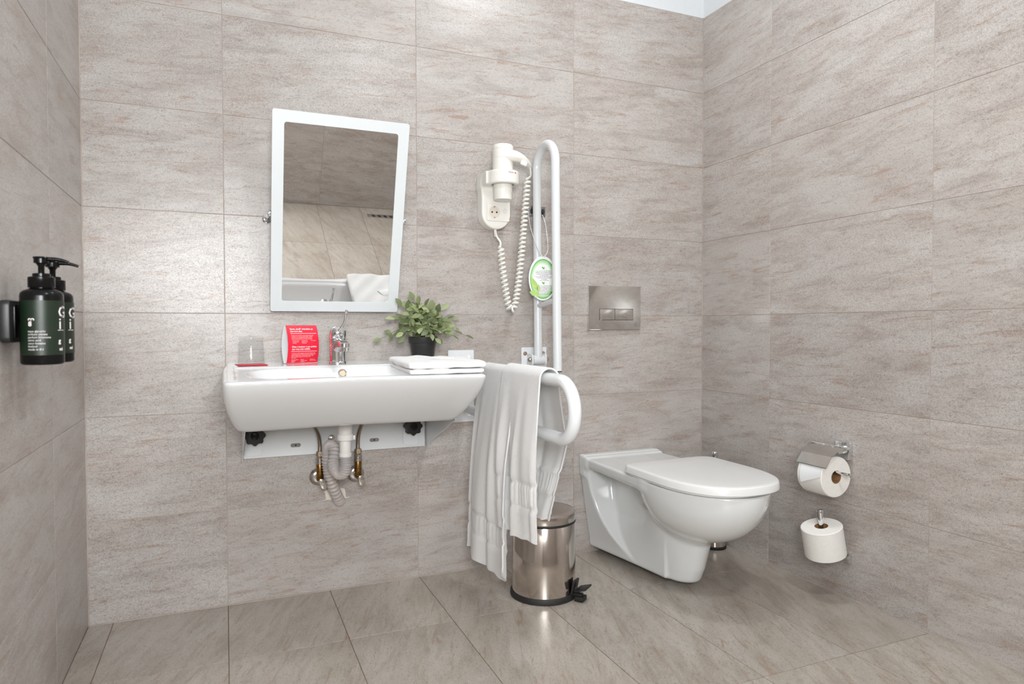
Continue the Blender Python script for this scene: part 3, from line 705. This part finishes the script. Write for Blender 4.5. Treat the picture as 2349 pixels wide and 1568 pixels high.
# bath towel over the lowered rail
def drape(y_top, y_botL, y_botR, zL, zR, xr, seed, n_s=150, n_t=70, amp=.016, th=.0042):
    """sheet over the rail at x=.755: left side down to zL(t), right side down to zR(t)"""
    zc, r = .722, .0178+xr
    V = np.zeros((n_s+1, n_t+1, 3)); rs = np.random.RandomState(seed); ph = rs.uniform(0, 6.28, 6)
    for j in range(n_t+1):
        t = j/n_t
        a, b = zL(t), zR(t); LA, LB, LC = zc-a, math.pi*r, zc-b; tot = LA+LB+LC
        for i in range(n_s+1):
            s = tot*i/n_s
            if s < LA:
                z = a+s; d = (zc-z)/(zc-a); yb = y_botL; x = .755-r; sg = -1
            elif s < LA+LB:
                an = math.pi*(s-LA)/LB; z = zc+r*math.sin(an); x = .755-r*math.cos(an); d = 0; yb = y_botL; sg = 0
            else:
                z = zc-(s-LA-LB); d = (zc-z)/(zc-b); yb = y_botR; x = .755+r; sg = 1
            y = (y_top[0]*(1-t)+y_top[1]*t)*(1-d**.8)+(yb[0]*(1-t)+yb[1]*t)*d**.8
            k = min(1, d*2.2)
            fold = math.sin(t*9.5+ph[0]+d*1.0)*.55+math.sin(t*17+ph[1]-d*1.5)*.40+math.sin(t*31+ph[2]+d)*.16
            x += (.075*t*min(1, d*2.2) if sg > 0 else 0) + sg*(amp*k*(.55+.6*d)*(fold+.55)) + sg*.010*math.sin(math.pi*min(d, 1))
            y += .006*k*math.sin(t*14+ph[3]+2*d)
            if sg != 0:      # woven border bands and hem
                dist = (z-(a if sg < 0 else b))
                for bc, bw in ((.085, .006), (.150, .006)):
                    x -= sg*.0045*math.exp(-((dist-bc)/bw)**2)
                if .09 < dist < .145: x -= sg*(.002+.0012*math.sin(t*120))
                x += sg*.0016*math.exp(-((dist-.004)/.004)**2)
            V[i, j] = (x, y, z + .0015*math.sin(t*40+ph[4])*(d > .95))
    # thickness
    du = np.gradient(V, axis=0); dv = np.gradient(V, axis=1); nrm = np.cross(du, dv); nrm /= np.linalg.norm(nrm, axis=2)[..., None]
    A1 = V + nrm*th/2; B1 = V - nrm*th/2
    m = n_t+1; N0 = (n_s+1)*m; v = np.concatenate([A1.reshape(-1, 3), B1.reshape(-1, 3)]); f = []
    for i in range(n_s):
        for j in range(n_t):
            p = i*m+j; f.append((p, p+1, p+m+1, p+m)); f.append((N0+p, N0+p+m, N0+p+m+1, N0+p+1))
    for i in range(n_s):
        for j in (0, n_t):
            p = i*m+j; f.append((p, p+m, N0+p+m, N0+p))
    for j in range(n_t):
        for i in (0, n_s):
            p = i*m+j; f.append((p, p+1, N0+p+1, N0+p))
    return v, f
bt = Vector((.755, -.45, .12)); bg = Geo()
v, f = drape((-.265, -.535), (-.125, -.505), (-.20, -.46), lambda t: .130-.012*t+.05*max(0, t-.85)/.15, lambda t: .30, .0020, 3); bg.add(v, f)
v, f = drape((-.455, -.700), (-.425, -.690), (-.30, -.490), lambda t: .280+.020*t, lambda t: .292, .0090, 11, amp=.012); bg.add(v, f)
solo('bath_towel', bg, TOWEL, 'long white bath towel hanging over the lowered grab rail', 'towel', bt)

# hanging green tag
tg0 = Vector((1.026, -.098, 1.0235))
tagt = Thing('hanging_tag', 'oval green and white printed tag hanging on a bead chain', 'tag', tg0)
ta = math.radians(-20)
def tfr(a, b, c=0): return tg0 + Vector((a*math.cos(ta), a*math.sin(ta), b)) + Vector((math.sin(ta), -math.cos(ta), 0))*c
ell = lambda rx, rz, n=64: [(rx*math.cos(2*math.pi*i/n), rz*math.sin(2*math.pi*i/n)) for i in range(n)]
tagt.part('clear_edge', Geo().prism(ell(.0500, .0775), -.0006, .0004, frame=tfr), WHITE_P, smooth=False)
oc = link('printed_face', Geo().prism(ell(.0450, .0700), 0, .0004, frame=lambda a, b, c: (a, -c, b)).mesh(), TAGM, tagt.e, False)
oc.location = tfr(0, -.002, .0005)-tg0; oc.rotation_euler = (0, 0, ta)
def tleaf(cx, cz, L, w, ang):
    pts = []
    for i in range(13): t = i/12; pts.append((t*L, w*math.sin(math.pi*t**.8)))
    for i in range(11, 0, -1): t = i/12; pts.append((t*L, -w*math.sin(math.pi*t**.8)))
    ca_, sa_ = math.cos(ang), math.sin(ang)
    return [(cx+x*ca_-y*sa_, cz+x*sa_+y*ca_) for x, y in pts]
for cx, cz, L, w, ang in ((-.020, -.042, .052, .0095, 2.0), (-.0165, -.050, .031, .006, 1.55), (-.020, -.053, .028, .0105, 2.95), (-.017, -.053, .016, .0045, 4.3)):
    tagt.part('printed_leaf', Geo().prism(tleaf(cx, cz, L, w, ang), .0010, .0015, frame=tfr), LEAFP, smooth=False)
gt, gg = Geo(), Geo()
def tl(txt, size, b, geo):
    g = text_geo(txt, size, lambda x, y: tfr(.004+x, b+y, .0011), 'CENTER', .00008); geo.add(g.v, g.f)
tl('AJUTAȚI-NE SĂ PROTEJĂM MEDIUL', .0034, .0255, gg)
for i, s in enumerate(('Imaginați-vă tonele de prosoape spălate zilnic', 'în hotelurile din lume, fără să fie nevoie,', 'și cantitatea enormă de detergenți folosiți.', 'Vă rugăm să decideți:', 'Prosoapele lăsate pe podea înseamnă: Schimbați', 'Prosoapele puse pe suport înseamnă:', 'Le mai folosesc', 'Natura vă mulțumește!')):
    tl(s, .0034, .0213-.0042*i, gt)
tl('HELP PROTECT OUR ENVIRONMENT', .0034, -.0270, gg)
for i, s in enumerate(('Tons of towels are washed every day in hotels', 'and huge quantities of washing powder are used,', 'polluting our water. Please decide:', 'Please decide for yourself', 'Towels on the floor mean: Please replace', 'Towels on the rail mean: I will use again', 'Our environment thanks you')):
    tl(s, .0034, -.0312-.0042*i, gt)
tagt.part('printed_lines', gt, INK, smooth=False); tagt.part('printed_titles', gg, GREENI, smooth=False)
for cz in (.036, -.0165):
    tagt.part('printed_butterfly', Geo().prism([(.001, cz-.004), (-.005, cz+.004), (.001, cz+.0035), (.003, cz-.001), (.005, cz+.004), (.0065, cz+.0035), (.0045, cz-.004)], .001, .0013, frame=tfr), GREENI, smooth=False)
ch = Geo()
strand = catmull([(1.064, -.012, 1.262), (1.062, -.045, 1.22), (1.052, -.085, 1.13), tfr(.004, .0735, .002)], 20)
strand2 = catmull([(1.012, -.012, 1.290), (1.008, -.016, 1.275), (1.009, -.018, 1.245), (1.018, -.016, 1.205), (1.020, -.06, 1.14), tfr(-.001, .0735, .0025)], 20)
for st in (strand, strand2):
    acc = 0; last = st[0]
    for p in st:
        acc += (p-last).length; last = p
        if acc >= .0052:
            acc = 0; b = bmesh.new(); bmesh.ops.create_icosphere(b, subdivisions=1, radius=.0025, matrix=Matrix.Translation(p)); ch.bm(b)
    ch.tube(st, .0005, 5)
tagt.part('bead_chain', ch, WHITE_P)

# ================================================================== HAIR DRYER
hdx, hdy = .8795, -.088
hh = Thing('dryer_holder', 'ivory plastic wall holder with a socket and a ring for the hair dryer', 'holder', (.873, 0, 1.19))
def hold_fn(X, Y, Z):
    # tall pill-shaped back body
    zc = np.clip(Z, 1.247, 1.345); hw = .0535
    d2 = np.sqrt((X-.8715)**2+(Z-zc)**2)-hw
    body = smax(smax(d2, Y, .002), -(Y+.050), .010)
    body = smax(body, -(Y+.050-.012*np.clip((Z-1.30)/.05, 0, 1)), .006)
    # ring block
    rb = np.sqrt((X-hdx)**2+(Y-hdy)**2)-.0545
    bl = np.maximum(np.abs(X-.8735)-.0565, np.maximum(Y, -(Y+.09)))
    blk = smax(smin(rb, bl, .012), np.abs(Z-1.360)-.0225, .006)
    f = smin(body, blk, .016)
    hole = np.sqrt((X-hdx)**2+(Y-hdy)**2)-.0385
    f = smax(f, -np.maximum(hole, -(Z-1.30)), .003)
    return smax(f, Y+.0005, .001)
hh.part('holder_body', sdf_obj(hold_fn, (.808, -.150, 1.185), (.948, .006, 1.392), .0028, hh.loc), PLASTIC_I)
sx_, sz_ = .8625, 1.251
hh.part('socket_panel', Geo().prism(rrect(sx_-.026, sx_+.056, sz_-.030, sz_+.030, .004), 0, .0012, .0004, frame=lambda a, b, c: (a, -.0500-c, b)), PLASTIC_I)
sk = hh.part('socket', ring([(sx_+.0235*math.cos(2*math.pi*i/48), sz_+.0235*math.sin(2*math.pi*i/48)) for i in range(48)], [(sx_+.0205*math.cos(2*math.pi*i/48), sz_+.0205*math.sin(2*math.pi*i/48)) for i in range(48)], .0500, .0530, lambda a, b, c: (a, -c, b)), PLASTIC_I)
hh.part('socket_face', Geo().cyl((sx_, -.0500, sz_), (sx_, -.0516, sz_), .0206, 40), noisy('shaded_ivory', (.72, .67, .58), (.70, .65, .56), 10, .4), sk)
for dx in (-.0085, .0085):
    hh.part('socket_hole', Geo().cyl((sx_+dx, -.0515, sz_), (sx_+dx, -.0519, sz_), .0031, 16), BLACK, sk)
for dz_ in (-.0185, .0185):
    hh.part('earth_clip', Geo().box((sx_, -.0522, sz_+dz_), (.006, .002, .004), .0006), RUSTS, sk)
hh.part('reset_button', Geo().lathe([(.0085, 0), (.0082, .002), (.006, .0022), (.0, .0022)], (.9045, -.0510, 1.258), (0, -1, 0), 24, cap=False), PLASTIC_W)
def ringpt(x, y):       # lettering wraps round the ring's front
    a = x/.0548; return Vector((hdx+.0548*math.sin(a), hdy-.0548*math.cos(a), 1.3695+y))
hh.part('logo_text', text_geo('Valera', .0085, lambda x, y: ringpt(x-.003, y)), INK, smooth=False)
hh.part('logo_mark', Geo().add([ringpt(.0245+dx, dz_) for dx, dz_ in ((0, 0), (.005, 0), (.005, .0055), (0, .0055))], [(0, 1, 2, 3)]), RED, smooth=False)

dr = Thing('hair_dryer', 'ivory hair dryer with a coiled cable resting in its wall holder', 'hair dryer', (hdx, hdy, 1.283))
dr.part('barrel', Geo().lathe([(.0300, 1.335), (.0345, 1.345), (.0352, 1.385), (.0352, 1.4255), (.0345, 1.4262), (.0345, 1.4272), (.0355, 1.428), (.0358, 1.455), (.0350, 1.4556), (.0350, 1.4566), (.0358, 1.4575), (.0355, 1.467), (.0325, 1.4725), (.030, 1.4728), (.028, 1.470)], (hdx, hdy, 0), n=56), PLASTIC_I)
for k in range(9):
    dr.part('intake_slit', Geo().box((hdx-.024+.006*k, hdy, 1.4712), (.0018, .034-abs(k-4)*.004, .0012)), SLOT, smooth=False)
dr.part('nozzle', Geo().lathe([(.0322, 1.350), (.0322, 1.3235), (.0312, 1.323), (.0312, 1.3215), (.0320, 1.321), (.0300, 1.288), (.0285, 1.2875), (.027, 1.290)], (hdx, hdy, 0), n=56), PLASTIC_I)
hpts = catmull([(hdx+.002, hdy-.018, 1.4350), (hdx+.030, hdy-.030, 1.4330), (hdx+.060, hdy-.024, 1.4270), (hdx+.084, hdy-.012, 1.4190), (hdx+.098, hdy-.004, 1.4120)], 10)
hn = dr.part('handle', Geo().tube(hpts, lambda t: .0215-.0140*t**1.15, 28), PLASTIC_I)
dr.part('switch', Geo().box((hdx+.062, hdy-.036, 1.4110), (.024, .010, .018), .004, Matrix.Rotation(.30, 3, 'Y')), PLASTIC_I, hn)
yc = -.062
lead = catmull([(hdx+.097, hdy-.004, 1.4125), (.986, -.082, 1.398), (.9915, -.070, 1.384), (.984, yc, 1.374)], 8)
coilp = catmull([(.984, yc, 1.376), (.977, yc, 1.30), (.970, yc, 1.22), (.961, yc, 1.12), (.951, yc, 1.03), (.940, yc, .955), (.930, yc, .921), (.920, yc, .913), (.911, yc, .925), (.902, yc, .965), (.891, yc, 1.035), (.884, yc, 1.095), (.880, yc, 1.134)], 40)
Lc = [0]
for a, b in zip(coilp, coilp[1:]): Lc.append(Lc[-1]+(b-a).length)
turns = int(Lc[-1]/.0150); hel = []; NS = turns*14
for i in range(NS+1):
    s = Lc[-1]*i/NS; k = min(np.searchsorted(Lc, s), len(coilp)-1); k = max(k, 1)
    u = (s-Lc[k-1])/max(1e-9, Lc[k]-Lc[k-1]); p = coilp[k-1].lerp(coilp[k], u); tt = (coilp[k]-coilp[k-1]).normalized()
    e1 = Vector((0, -1, 0)); e2 = tt.cross(e1).normalized(); an = 2*math.pi*turns*i/NS; rr = .0092*min(1, i/8, (NS-i)/8)
    hel.append(p+e1*rr*math.cos(an)+e2*rr*math.sin(an))
dr.part('cable_lead', Geo().tube(lead, .0036, 12), PLASTIC_I)
dr.part('coiled_cable', Geo().tube(hel, .0040, 8), PLASTIC_I)
dr.part('cable_tail', Geo().tube(catmull([(.8795, yc, 1.134), (.882, yc+.004, 1.147), (.874, yc+.02, 1.170), (.8735, -.028, 1.196)], 8), .0036, 12), PLASTIC_I)
dr.part('cable_sleeve', Geo().cyl((.8735, -.030, 1.193), (.8738, -.036, 1.168), .0052, 16), PLASTIC_I)

# ================================================================== FLUSH PLATE
fl = Thing('flush_plate', 'square brushed chrome dual flush plate above the toilet', 'flush plate', (1.374, 0, .84))
FF = lambda a, b, c: (a, -c, b)
pl_ = fl.part('plate', Geo().prism(rrect(1.2585, 1.4885, .8425, 1.0095, .002, 3), 0, .012, .0012, frame=FF), SATIN)
fl.part('button_gap', Geo().prism(rrect(1.3040, 1.4545, .8785, .9220, .001, 2), .0120, .0122, frame=FF), BLACK, pl_, smooth=False)
for x0, x1 in ((1.3055, 1.3715), (1.3730, 1.4530)):
    fl.part('button', Geo().prism(rrect(x0, x1, .8800, .9205, .001, 2), .0118, .0132, .0004, frame=FF), SATIN)
gl_ = Geo()
gl_.v, gl_.f = ring([(1.4660+.0085*math.cos(2*math.pi*i/32), .8615+.0085*math.sin(2*math.pi*i/32)) for i in range(32)], [(1.4660+.0078*math.cos(2*math.pi*i/32), .8615+.0078*math.sin(2*math.pi*i/32)) for i in range(32)], .0120, .0123, FF).v, ring([(0, 0)]*32, [(0, 0)]*32, 0, 0, FF).f
g = text_geo('S', .013, lambda x, y: (1.4620+x, -.0124, .8570+y)); gl_.add(g.v, g.f)
fl.part('maker_mark', gl_, SLOT, pl_, smooth=False)

# ================================================================== TOILET
TCX = 1.3935
def toilet_fn(X, Y, Z):
    dx = np.abs(X-TCX)
    def outline(w0, w1, yf):     # D-shaped plan
        yc_ = -.47; hw = w0+(w1-w0)*np.clip(-Y/.42, 0, 1)
        r = np.sqrt((dx/w1)**2+(np.minimum(Y-yc_, 0)/(yc_-yf))**2)
        fr_ = (r-1)*np.minimum(w1, yc_-yf)
        return np.where(Y < yc_, fr_, dx-hw)
    plan = outline(.164, .178, -.742)
    top = smax(smax(plan, Z-.3655, .008), .328-Z, .018)
    top = smax(smax(top, Y, .002), -(Y+.46), .05)
    ledge = smax(smax(smax(dx-.164, -(Y+.030), .006), Z-.3725, .006), -(Z-.30), .01)
    # bowl
    ez = (.362-Z)/.190; ey = (Y+.475)/np.where(Y < -.475, .266, .200); ex = dx/.178
    bowl = (np.sqrt(np.maximum(ex**2+ey**2+np.maximum(ez, 0)**2.0, 1e-9))-1)*.165
    bowl = smax(bowl, Z-.363, .006)
    # foot column under the bowl
    u = np.clip((.19-Z)/.17, -.3, 1.1)
    fyf = -.530+.050*u+.03*np.maximum(u-.7, 0)
    fw = .083-.022*u
    fcy = -.37; q = np.where(Y < fcy, (Y-fcy)/(fcy-fyf), (Y-fcy)/.20)
    foot = (np.sqrt((dx/fw)**2+q**2)-1)*.065
    foot = smax(foot, Z-.24, .02)
    # trunk back to the wall
    tw = .068+.052*np.clip((Y+.39)/.39, 0, 1)*np.clip((.17-Z)/.15, 0, 1) - .010*np.clip((Z-.1)/.2, 0, 1)
    trunk = np.maximum(dx-tw, np.maximum(-(Y+.40), Z-.35))
    # flange against the wall, curving forward at its base
    zz = np.clip((.345-Z)/.325, 0, 1)
    hwf = .164-.044*zz**1.4-.055*np.clip(-Y/.27, 0, 1.2)*zz**2
    yfl = -.048-.045*zz-.17*zz**3.2
    flange = smax(smax(dx-hwf, yfl-Y, .012), Z-.366, .006)
    f = smin(top, ledge, .006)
    f = smin(f, bowl, .016)
    low = smin(foot, trunk, .018)
    low = smin(low, flange, .022)
    f = smin(f, low, .022)
    f = smax(f, .020-Z, .016)
    return smax(f, Y+.0005, .003)
tb = Vector((TCX, -.05, .02))
toi = Thing('wall_toilet', 'long white wall-hung ceramic toilet with its lid closed', 'toilet', tb)
toi.part('toilet_bowl', sdf_obj(toilet_fn, (TCX-.195, -.765, .008), (TCX+.195, .010, .385), .0046, tb), CERAMIC_S)
def dshape(w, yb, yc_, yf, rb=.045, n=40):
    o = []
    for i in range(n+1):
        a = math.pi*i/n; c, s = math.cos(a), math.sin(a)
        o.append((TCX+w*math.copysign(abs(c)**.80, c), yc_-(yc_-yf)*abs(s)**.84))
    for cx, a0 in ((TCX-w+rb, 180), (TCX+w-rb, 90)):
        for i in range(9):
            a = math.radians(a0-90*i/8); o.append((cx+rb*math.cos(a), yb-rb+rb*math.sin(a)))
    return o
def dstack(levels):
    g = Geo(); n = None; v = []; f = []
    for w, yb, yf, z, rb in levels:
        o = dshape(w, yb, -.50, yf, rb); n = len(o); v += [(x, y, z) for x, y in o]
    for k in range(len(levels)-1):
        for i in range(n): j = (i+1) % n; f.append((k*n+i, k*n+j, (k+1)*n+j, (k+1)*n+i))
    f.append(tuple(range(n))); f.append(tuple((len(levels)-1)*n+i for i in reversed(range(n))))
    return g.add(v, f)
toi.part('seat', dstack([(.176, -.322, -.734, .3662, .04), (.178, -.320, -.738, .3680, .04), (.178, -.320, -.738, .3710, .04), (.176, -.322, -.736, .3722, .04)]), LIDM)
toi.part('lid', dstack([(.1790, -.308, -.746, .3726, .045), (.1825, -.3045, -.7505, .3742, .045), (.1805, -.3065, -.7485, .3925, .045), (.1790, -.308, -.747, .3955, .045), (.1755, -.3115, -.7435, .3972, .043), (.168, -.322, -.731, .3982, .042), (.10, -.39, -.66, .3990, .04)]), LIDM)
for s in (-1, 1):
    toi.part('hinge', Geo().cyl((TCX+s*.078, -.300, .366), (TCX+s*.078, -.300, .378), .013, 24, .002), CHROME)

# ================================================================== TOILET BRUSH
bx, by = 1.737, -.150
tbh = Thing('toilet_brush', 'chrome toilet brush in a steel holder in the corner behind the toilet', 'toilet brush', (bx, by, 0))
tbh.part('base_ring', Geo().lathe([(.0440, .0), (.0450, .002), (.0450, .010), (.0430, .012)], (bx, by, 0), n=40), RUBBER)
tbh.part('cup', Geo().lathe([(.0425, .011), (.0425, .235), (.040, .238), (.020, .240)], (bx, by, 0), n=40), STEEL)
tbh.part('handle', Geo().cyl((bx, by, .238), (bx, by, .345), .0055, 20).lathe([(.0105, .343), (.0115, .346), (.0115, .366), (.0095, .372), (.0, .374)], (bx, by, 0), n=24), CHROME)

# ================================================================== PEDAL BIN
bcx, bcy = .933, -.295
bn = Thing('pedal_bin', 'round brushed steel pedal bin beside the hanging towel', 'bin', (bcx, bcy, 0))
bn.part('base', Geo().lathe([(.104, 0), (.107, .002), (.107, .014), (.104, .018), (.100, .019)], (bcx, bcy, 0), n=64), RUBBER)
bn.part('body', Geo().lathe([(.1015, .018), (.1015, .236), (.100, .238)], (bcx, bcy, 0), n=96), STEEL)
bn.part('seal_band', Geo().lathe([(.1018, .236), (.1026, .238), (.1026, .243), (.1015, .245)], (bcx, bcy, 0), n=64), RUBBER)
bn.part('lid', Geo().lathe([(.1022, .244), (.1028, .246), (.1028, .264), (.1015, .2685), (.098, .2710), (.080, .2725), (.04, .2735), (.0, .2738)], (bcx, bcy, 0), n=96, cap=False), STEEL_L)
pd = Vector((.62, -.785, 0)).normalized(); ps = Vector((-pd.y, pd.x, 0)); pc0 = Vector((bcx, bcy, 0))
def pfr(a, b, c): return pc0 + pd*a + ps*b + Vector((0, 0, c))
PR = Matrix((pd, ps, Vector((0, 0, 1)))).transposed()
bn.part('pedal_arm', Geo().box(pfr(.112, 0, .018), (.045, .020, .010), .002, PR), BLACK)
bn.part('pedal', Geo().box(pfr(.136, 0, .040), (.040, .052, .006), .002, PR @ Matrix.Rotation(-.30, 3, 'Y')), BLACK)
bn.part('pedal_guard', Geo().box(pfr(.109, 0, .042), (.008, .040, .044), .003, PR @ Matrix.Rotation(.18, 3, 'Y')), BLACK)
bn.part('pedal_foot', Geo().box(pfr(.128, 0, .008), (.030, .034, .016), .003, PR), RUBBER)
bn.part('pedal_wire', Geo().tube([pfr(.10, .004, .014), pfr(.118, .004, .020), pfr(.128, .004, .034)], .0022, 8), CHROME)

# ================================================================== TOILET PAPER
RW = XR
ph_ = Thing('paper_holder', 'square chrome toilet paper holder with a steel flap on the tiled wall', 'paper holder', (RW, -.70, .465))
ph_.part('mount', Geo().box((RW-.009, -.6985, .465), (.018, .052, .056), .0025), CHROME)
ph_.part('mount_block', Geo().box((RW-.032, -.6985, .470), (.036, .030, .024), .002), CHROME)
ax = RW-.068
ph_.part('arm', Geo().tube([(RW-.045, -.700, .465), (RW-.045, -.612, .465), (ax, -.606, .440), (ax, -.606, .408), (ax, -.610, .403)], .0045, 14).cyl((ax, -.768, .405), (ax, -.607, .405), .0045, 16, .001), CHROME)
ph_.part('arm_knob', Geo().lathe([(.0045, 0), (.0065, .002), (.0065, .006), (.004, .008), (.0, .008)], (ax, -.768, .405), (0, -1, 0), 20, cap=False), CHROME)
fpts = [(RW-.044, .4790), (RW-.075, .4765), (RW-.108, .4575), (RW-.130, .4260)]
fa = Geo(); vv = []
for x, z in fpts:
    for y in (-.6250, -.7400): vv.append((x, y, z))
for x, z in fpts:
    for y in (-.6250, -.7400): vv.append((x+.0007, y, z-.0016))
ff = []
for i in range(3):
    p = 2*i; ff += [(p, p+1, p+3, p+2), (8+p, 8+p+2, 8+p+3, 8+p+1), (p, p+2, 8+p+2, 8+p), (p+1, 8+p+1, 8+p+3, p+3)]
ff += [(0, 8, 9, 1), (6, 7, 15, 14)]
ph_.part('flap', fa.add(vv, ff), SATIN, smooth=False)
ph_.part('flap_rod', Geo().cyl((RW-.044, -.606, .4795), (RW-.044, -.752, .4795), .0038, 14, .001), CHROME)
def roll(name_label, c, axis, L, R, rc_, group, sheet=None):
    t = Thing('toilet_roll', name_label, 'toilet roll', c, group)
    a = Vector(axis).normalized(); c = Vector(c)
    t.part('paper', Geo().lathe([(rc_+.001, .0005), (rc_+.001, 0), (R-.002, 0), (R, .002), (R, L-.002), (R-.002, L), (rc_+.001, L), (rc_+.001, L-.0005), (rc_+.001, .0005)], c, a, 72, cap=False), TISSUE)
    t.part('cardboard_core', Geo().lathe([(rc_+.0012, 0.0003), (rc_+.0012, L-.0003), (rc_, L-.0003), (rc_, .0003), (rc_+.0012, .0003)], c, a, 40, cap=False), CARDB)
    return t
r_ = roll('toilet roll under the steel flap with its loose end folded to a point', (ax, -.6280, .3900), (0, -1, 0), .0945, .0630, .0195, 'toilet rolls')
# loose sheet folded to a triangle hanging from under the flap
R = .0634; sh = []
def onroll(y, deg, rr): return (ax+rr*math.cos(math.radians(deg)), y, 3.9e-1+rr*math.sin(math.radians(deg)))
n = 10; vv = []; ff = []
for k in range(n+1):
    t = k/n; y0 = -.6355-.011*t; y1 = -.7205; d0 = 100+100*t; d1 = 100+76*t
    vv += [onroll(y0, d0, R+.0012+.006*t*t), onroll(y1, d1, R+.0012)]
for k in range(n): p = 2*k; ff.append((p, p+1, p+3, p+2))
r_.part('loose_sheet', Geo().add(vv, ff), WHITE_P, smooth=True)
sy0 = -.6905
sph = Thing('spare_roll_holder', 'upright chrome post holding a spare toilet roll by the wall', 'paper holder', (RW, -.72, .14))
lean = Vector((.24, .02, -1)).normalized(); plean = Vector((.10, .01, -1)).normalized()
rt = Vector((1.7035, -.6880, .2325))
top = rt-plean*.052
sph.part('post', Geo().lathe([(.0082, 0), (.0092, .0015), (.0092, .012), (.0080, .035), (.0058, .055), (.0050, .150), (.0045, .1675)], top, plean, 24), CHROME)
bot = top+plean*.160
sph.part('wall_arm', Geo().cyl(bot, (RW-.012, bot.y-.020, bot.z+.004), .0048, 16, .001), CHROME)
sph.part('mount', Geo().box((RW-.007, bot.y-.024, bot.z+.004), (.014, .030, .030), .002), CHROME)
sph.part('side_pin', Geo().cyl(top+Vector((0, .005, -.008)), top+Vector((0, .013, -.008)), .0022, 12), CHROME)
roll('full spare toilet roll leaning on its upright post', rt, lean, .094, .0610, .0190, 'toilet rolls')

# ================================================================== SOAP DISPENSERS
def bottle(y, label):
    x = XL+.0555; z = .7860; R = .0345
    t = Thing('soap_dispenser', label, 'soap bottle', (x, y, z), 'pump bottles in the wall bracket')
    t.part('bottle', Geo().lathe([(.030, 0), (R-.002, .001), (R, .004), (R, .126), (R-.001, .132), (R-.005, .1365), (.022, .1395), (.0185, .141), (.0185, .144)], (x, y, z), n=56), BLACKG)
    a0, a1, z0, z1 = -math.radians(150), math.radians(60), .018, .118
    nn = 40; v = []; f = []
    for i in range(nn+1):
        a = a0+(a1-a0)*i/nn
        for zz in (z0, z1): v.append((x+(R+.0005)*math.cos(a), y+(R+.0005)*math.sin(a), z+zz))
    for i in range(nn): p = 2*i; f.append((p, p+2, p+3, p+1))
    lb = t.part('label', Geo().add(v, f), LABELG)
    def wrap(a_c, zc_, sc=1): return lambda u, w: Vector((x+(R+.0009)*math.cos(a_c+u/R), y+(R+.0009)*math.sin(a_c+u/R), z+zc_+w))
    tg_ = Geo()
    for s, size, ac, zz in (('G', .030, -.62, .0875), ('i', .030, -.58, .066), ('— —', .006, -.62, .062), ('g', .012, -.60, .040), ('ml', .008, -.55, .026), ('∞', .012, -2.02, .079), ('8', .012, -2.00, .071)):
        g = text_geo(s, size, wrap(ac, zz), bold=.0003); tg_.add(g.v, g.f)
    for k in range(7):
        g = text_geo(('aqua glycerin', 'sodium citrate', 'parfum limonene', 'citric acid', 'coco betaine', 'linalool', 'made in EU')[k], .0052, wrap(-2.02, .060-.0055*k)); tg_.add(g.v, g.f)
    t.part('label_text', tg_, TEXTW, lb, smooth=False)
    t.part('collar', Geo().lathe([(.0208, .142), (.0215, .143), (.0215, .161), (.0205, .162), (.0142, .163), (.0142, .168), (.012, .169)], (x, y, z), n=36), BLACKG)
    pm = t.part('pump', Geo().lathe([(.0052, .165), (.0052, .182), (.0085, .187), (.0120, .188), (.0120, .196), (.0135, .1975), (.0125, .1995), (.0, .2)], (x, y, z), n=32), BLACKG)
    t.part('spout', Geo().tube(catmull([(x+.004, y, z+.1955), (x+.022, y, z+.1958), (x+.034, y, z+.1940), (x+.044, y, z+.1905)], 6), lambda q: .0042-.0016*q, 12), BLACKG, pm)
bottle(-.735, 'black pump bottle with a green label held on the bracket facing the room')
bottle(-.645, 'black pump bottle with a green label mounted nearest the tiled corner')
db = Thing('bottle_bracket', 'black wall bracket holding the two pump bottles', 'bracket', (XL, -.70, .85))
db.part('back_plate', Geo().prism(rrect(-.778, -.600, .827, .904, .010), 0, .016, .003, frame=lambda a, b, c: (XL+c, a, b)), BLACK)
for y in (-.735, -.645):
    db.part('clip', Geo().prism(rrect(y-.024, y+.024, .834, .897, .006), .016, .0195, .001, frame=lambda a, b, c: (XL+c, a, b)), BLACKG)

# floor drain seen in the mirror
fd = Thing('floor_drain', 'long slotted steel drain set in the floor near the far wall', 'drain', (1.25, -2.61, 0))
fd.part('drain_plate', Geo().box((1.25, -2.61, .0012), (.62, .055, .0024), .0006), SATIN)
for k in range(14):
    fd.part('drain_slot', Geo().prism([(.97+.042*k, -2.626), (.99+.042*k, -2.626), (.997+.042*k, -2.594), (.977+.042*k, -2.594)], .0024, .0027), BLACK, smooth=False)
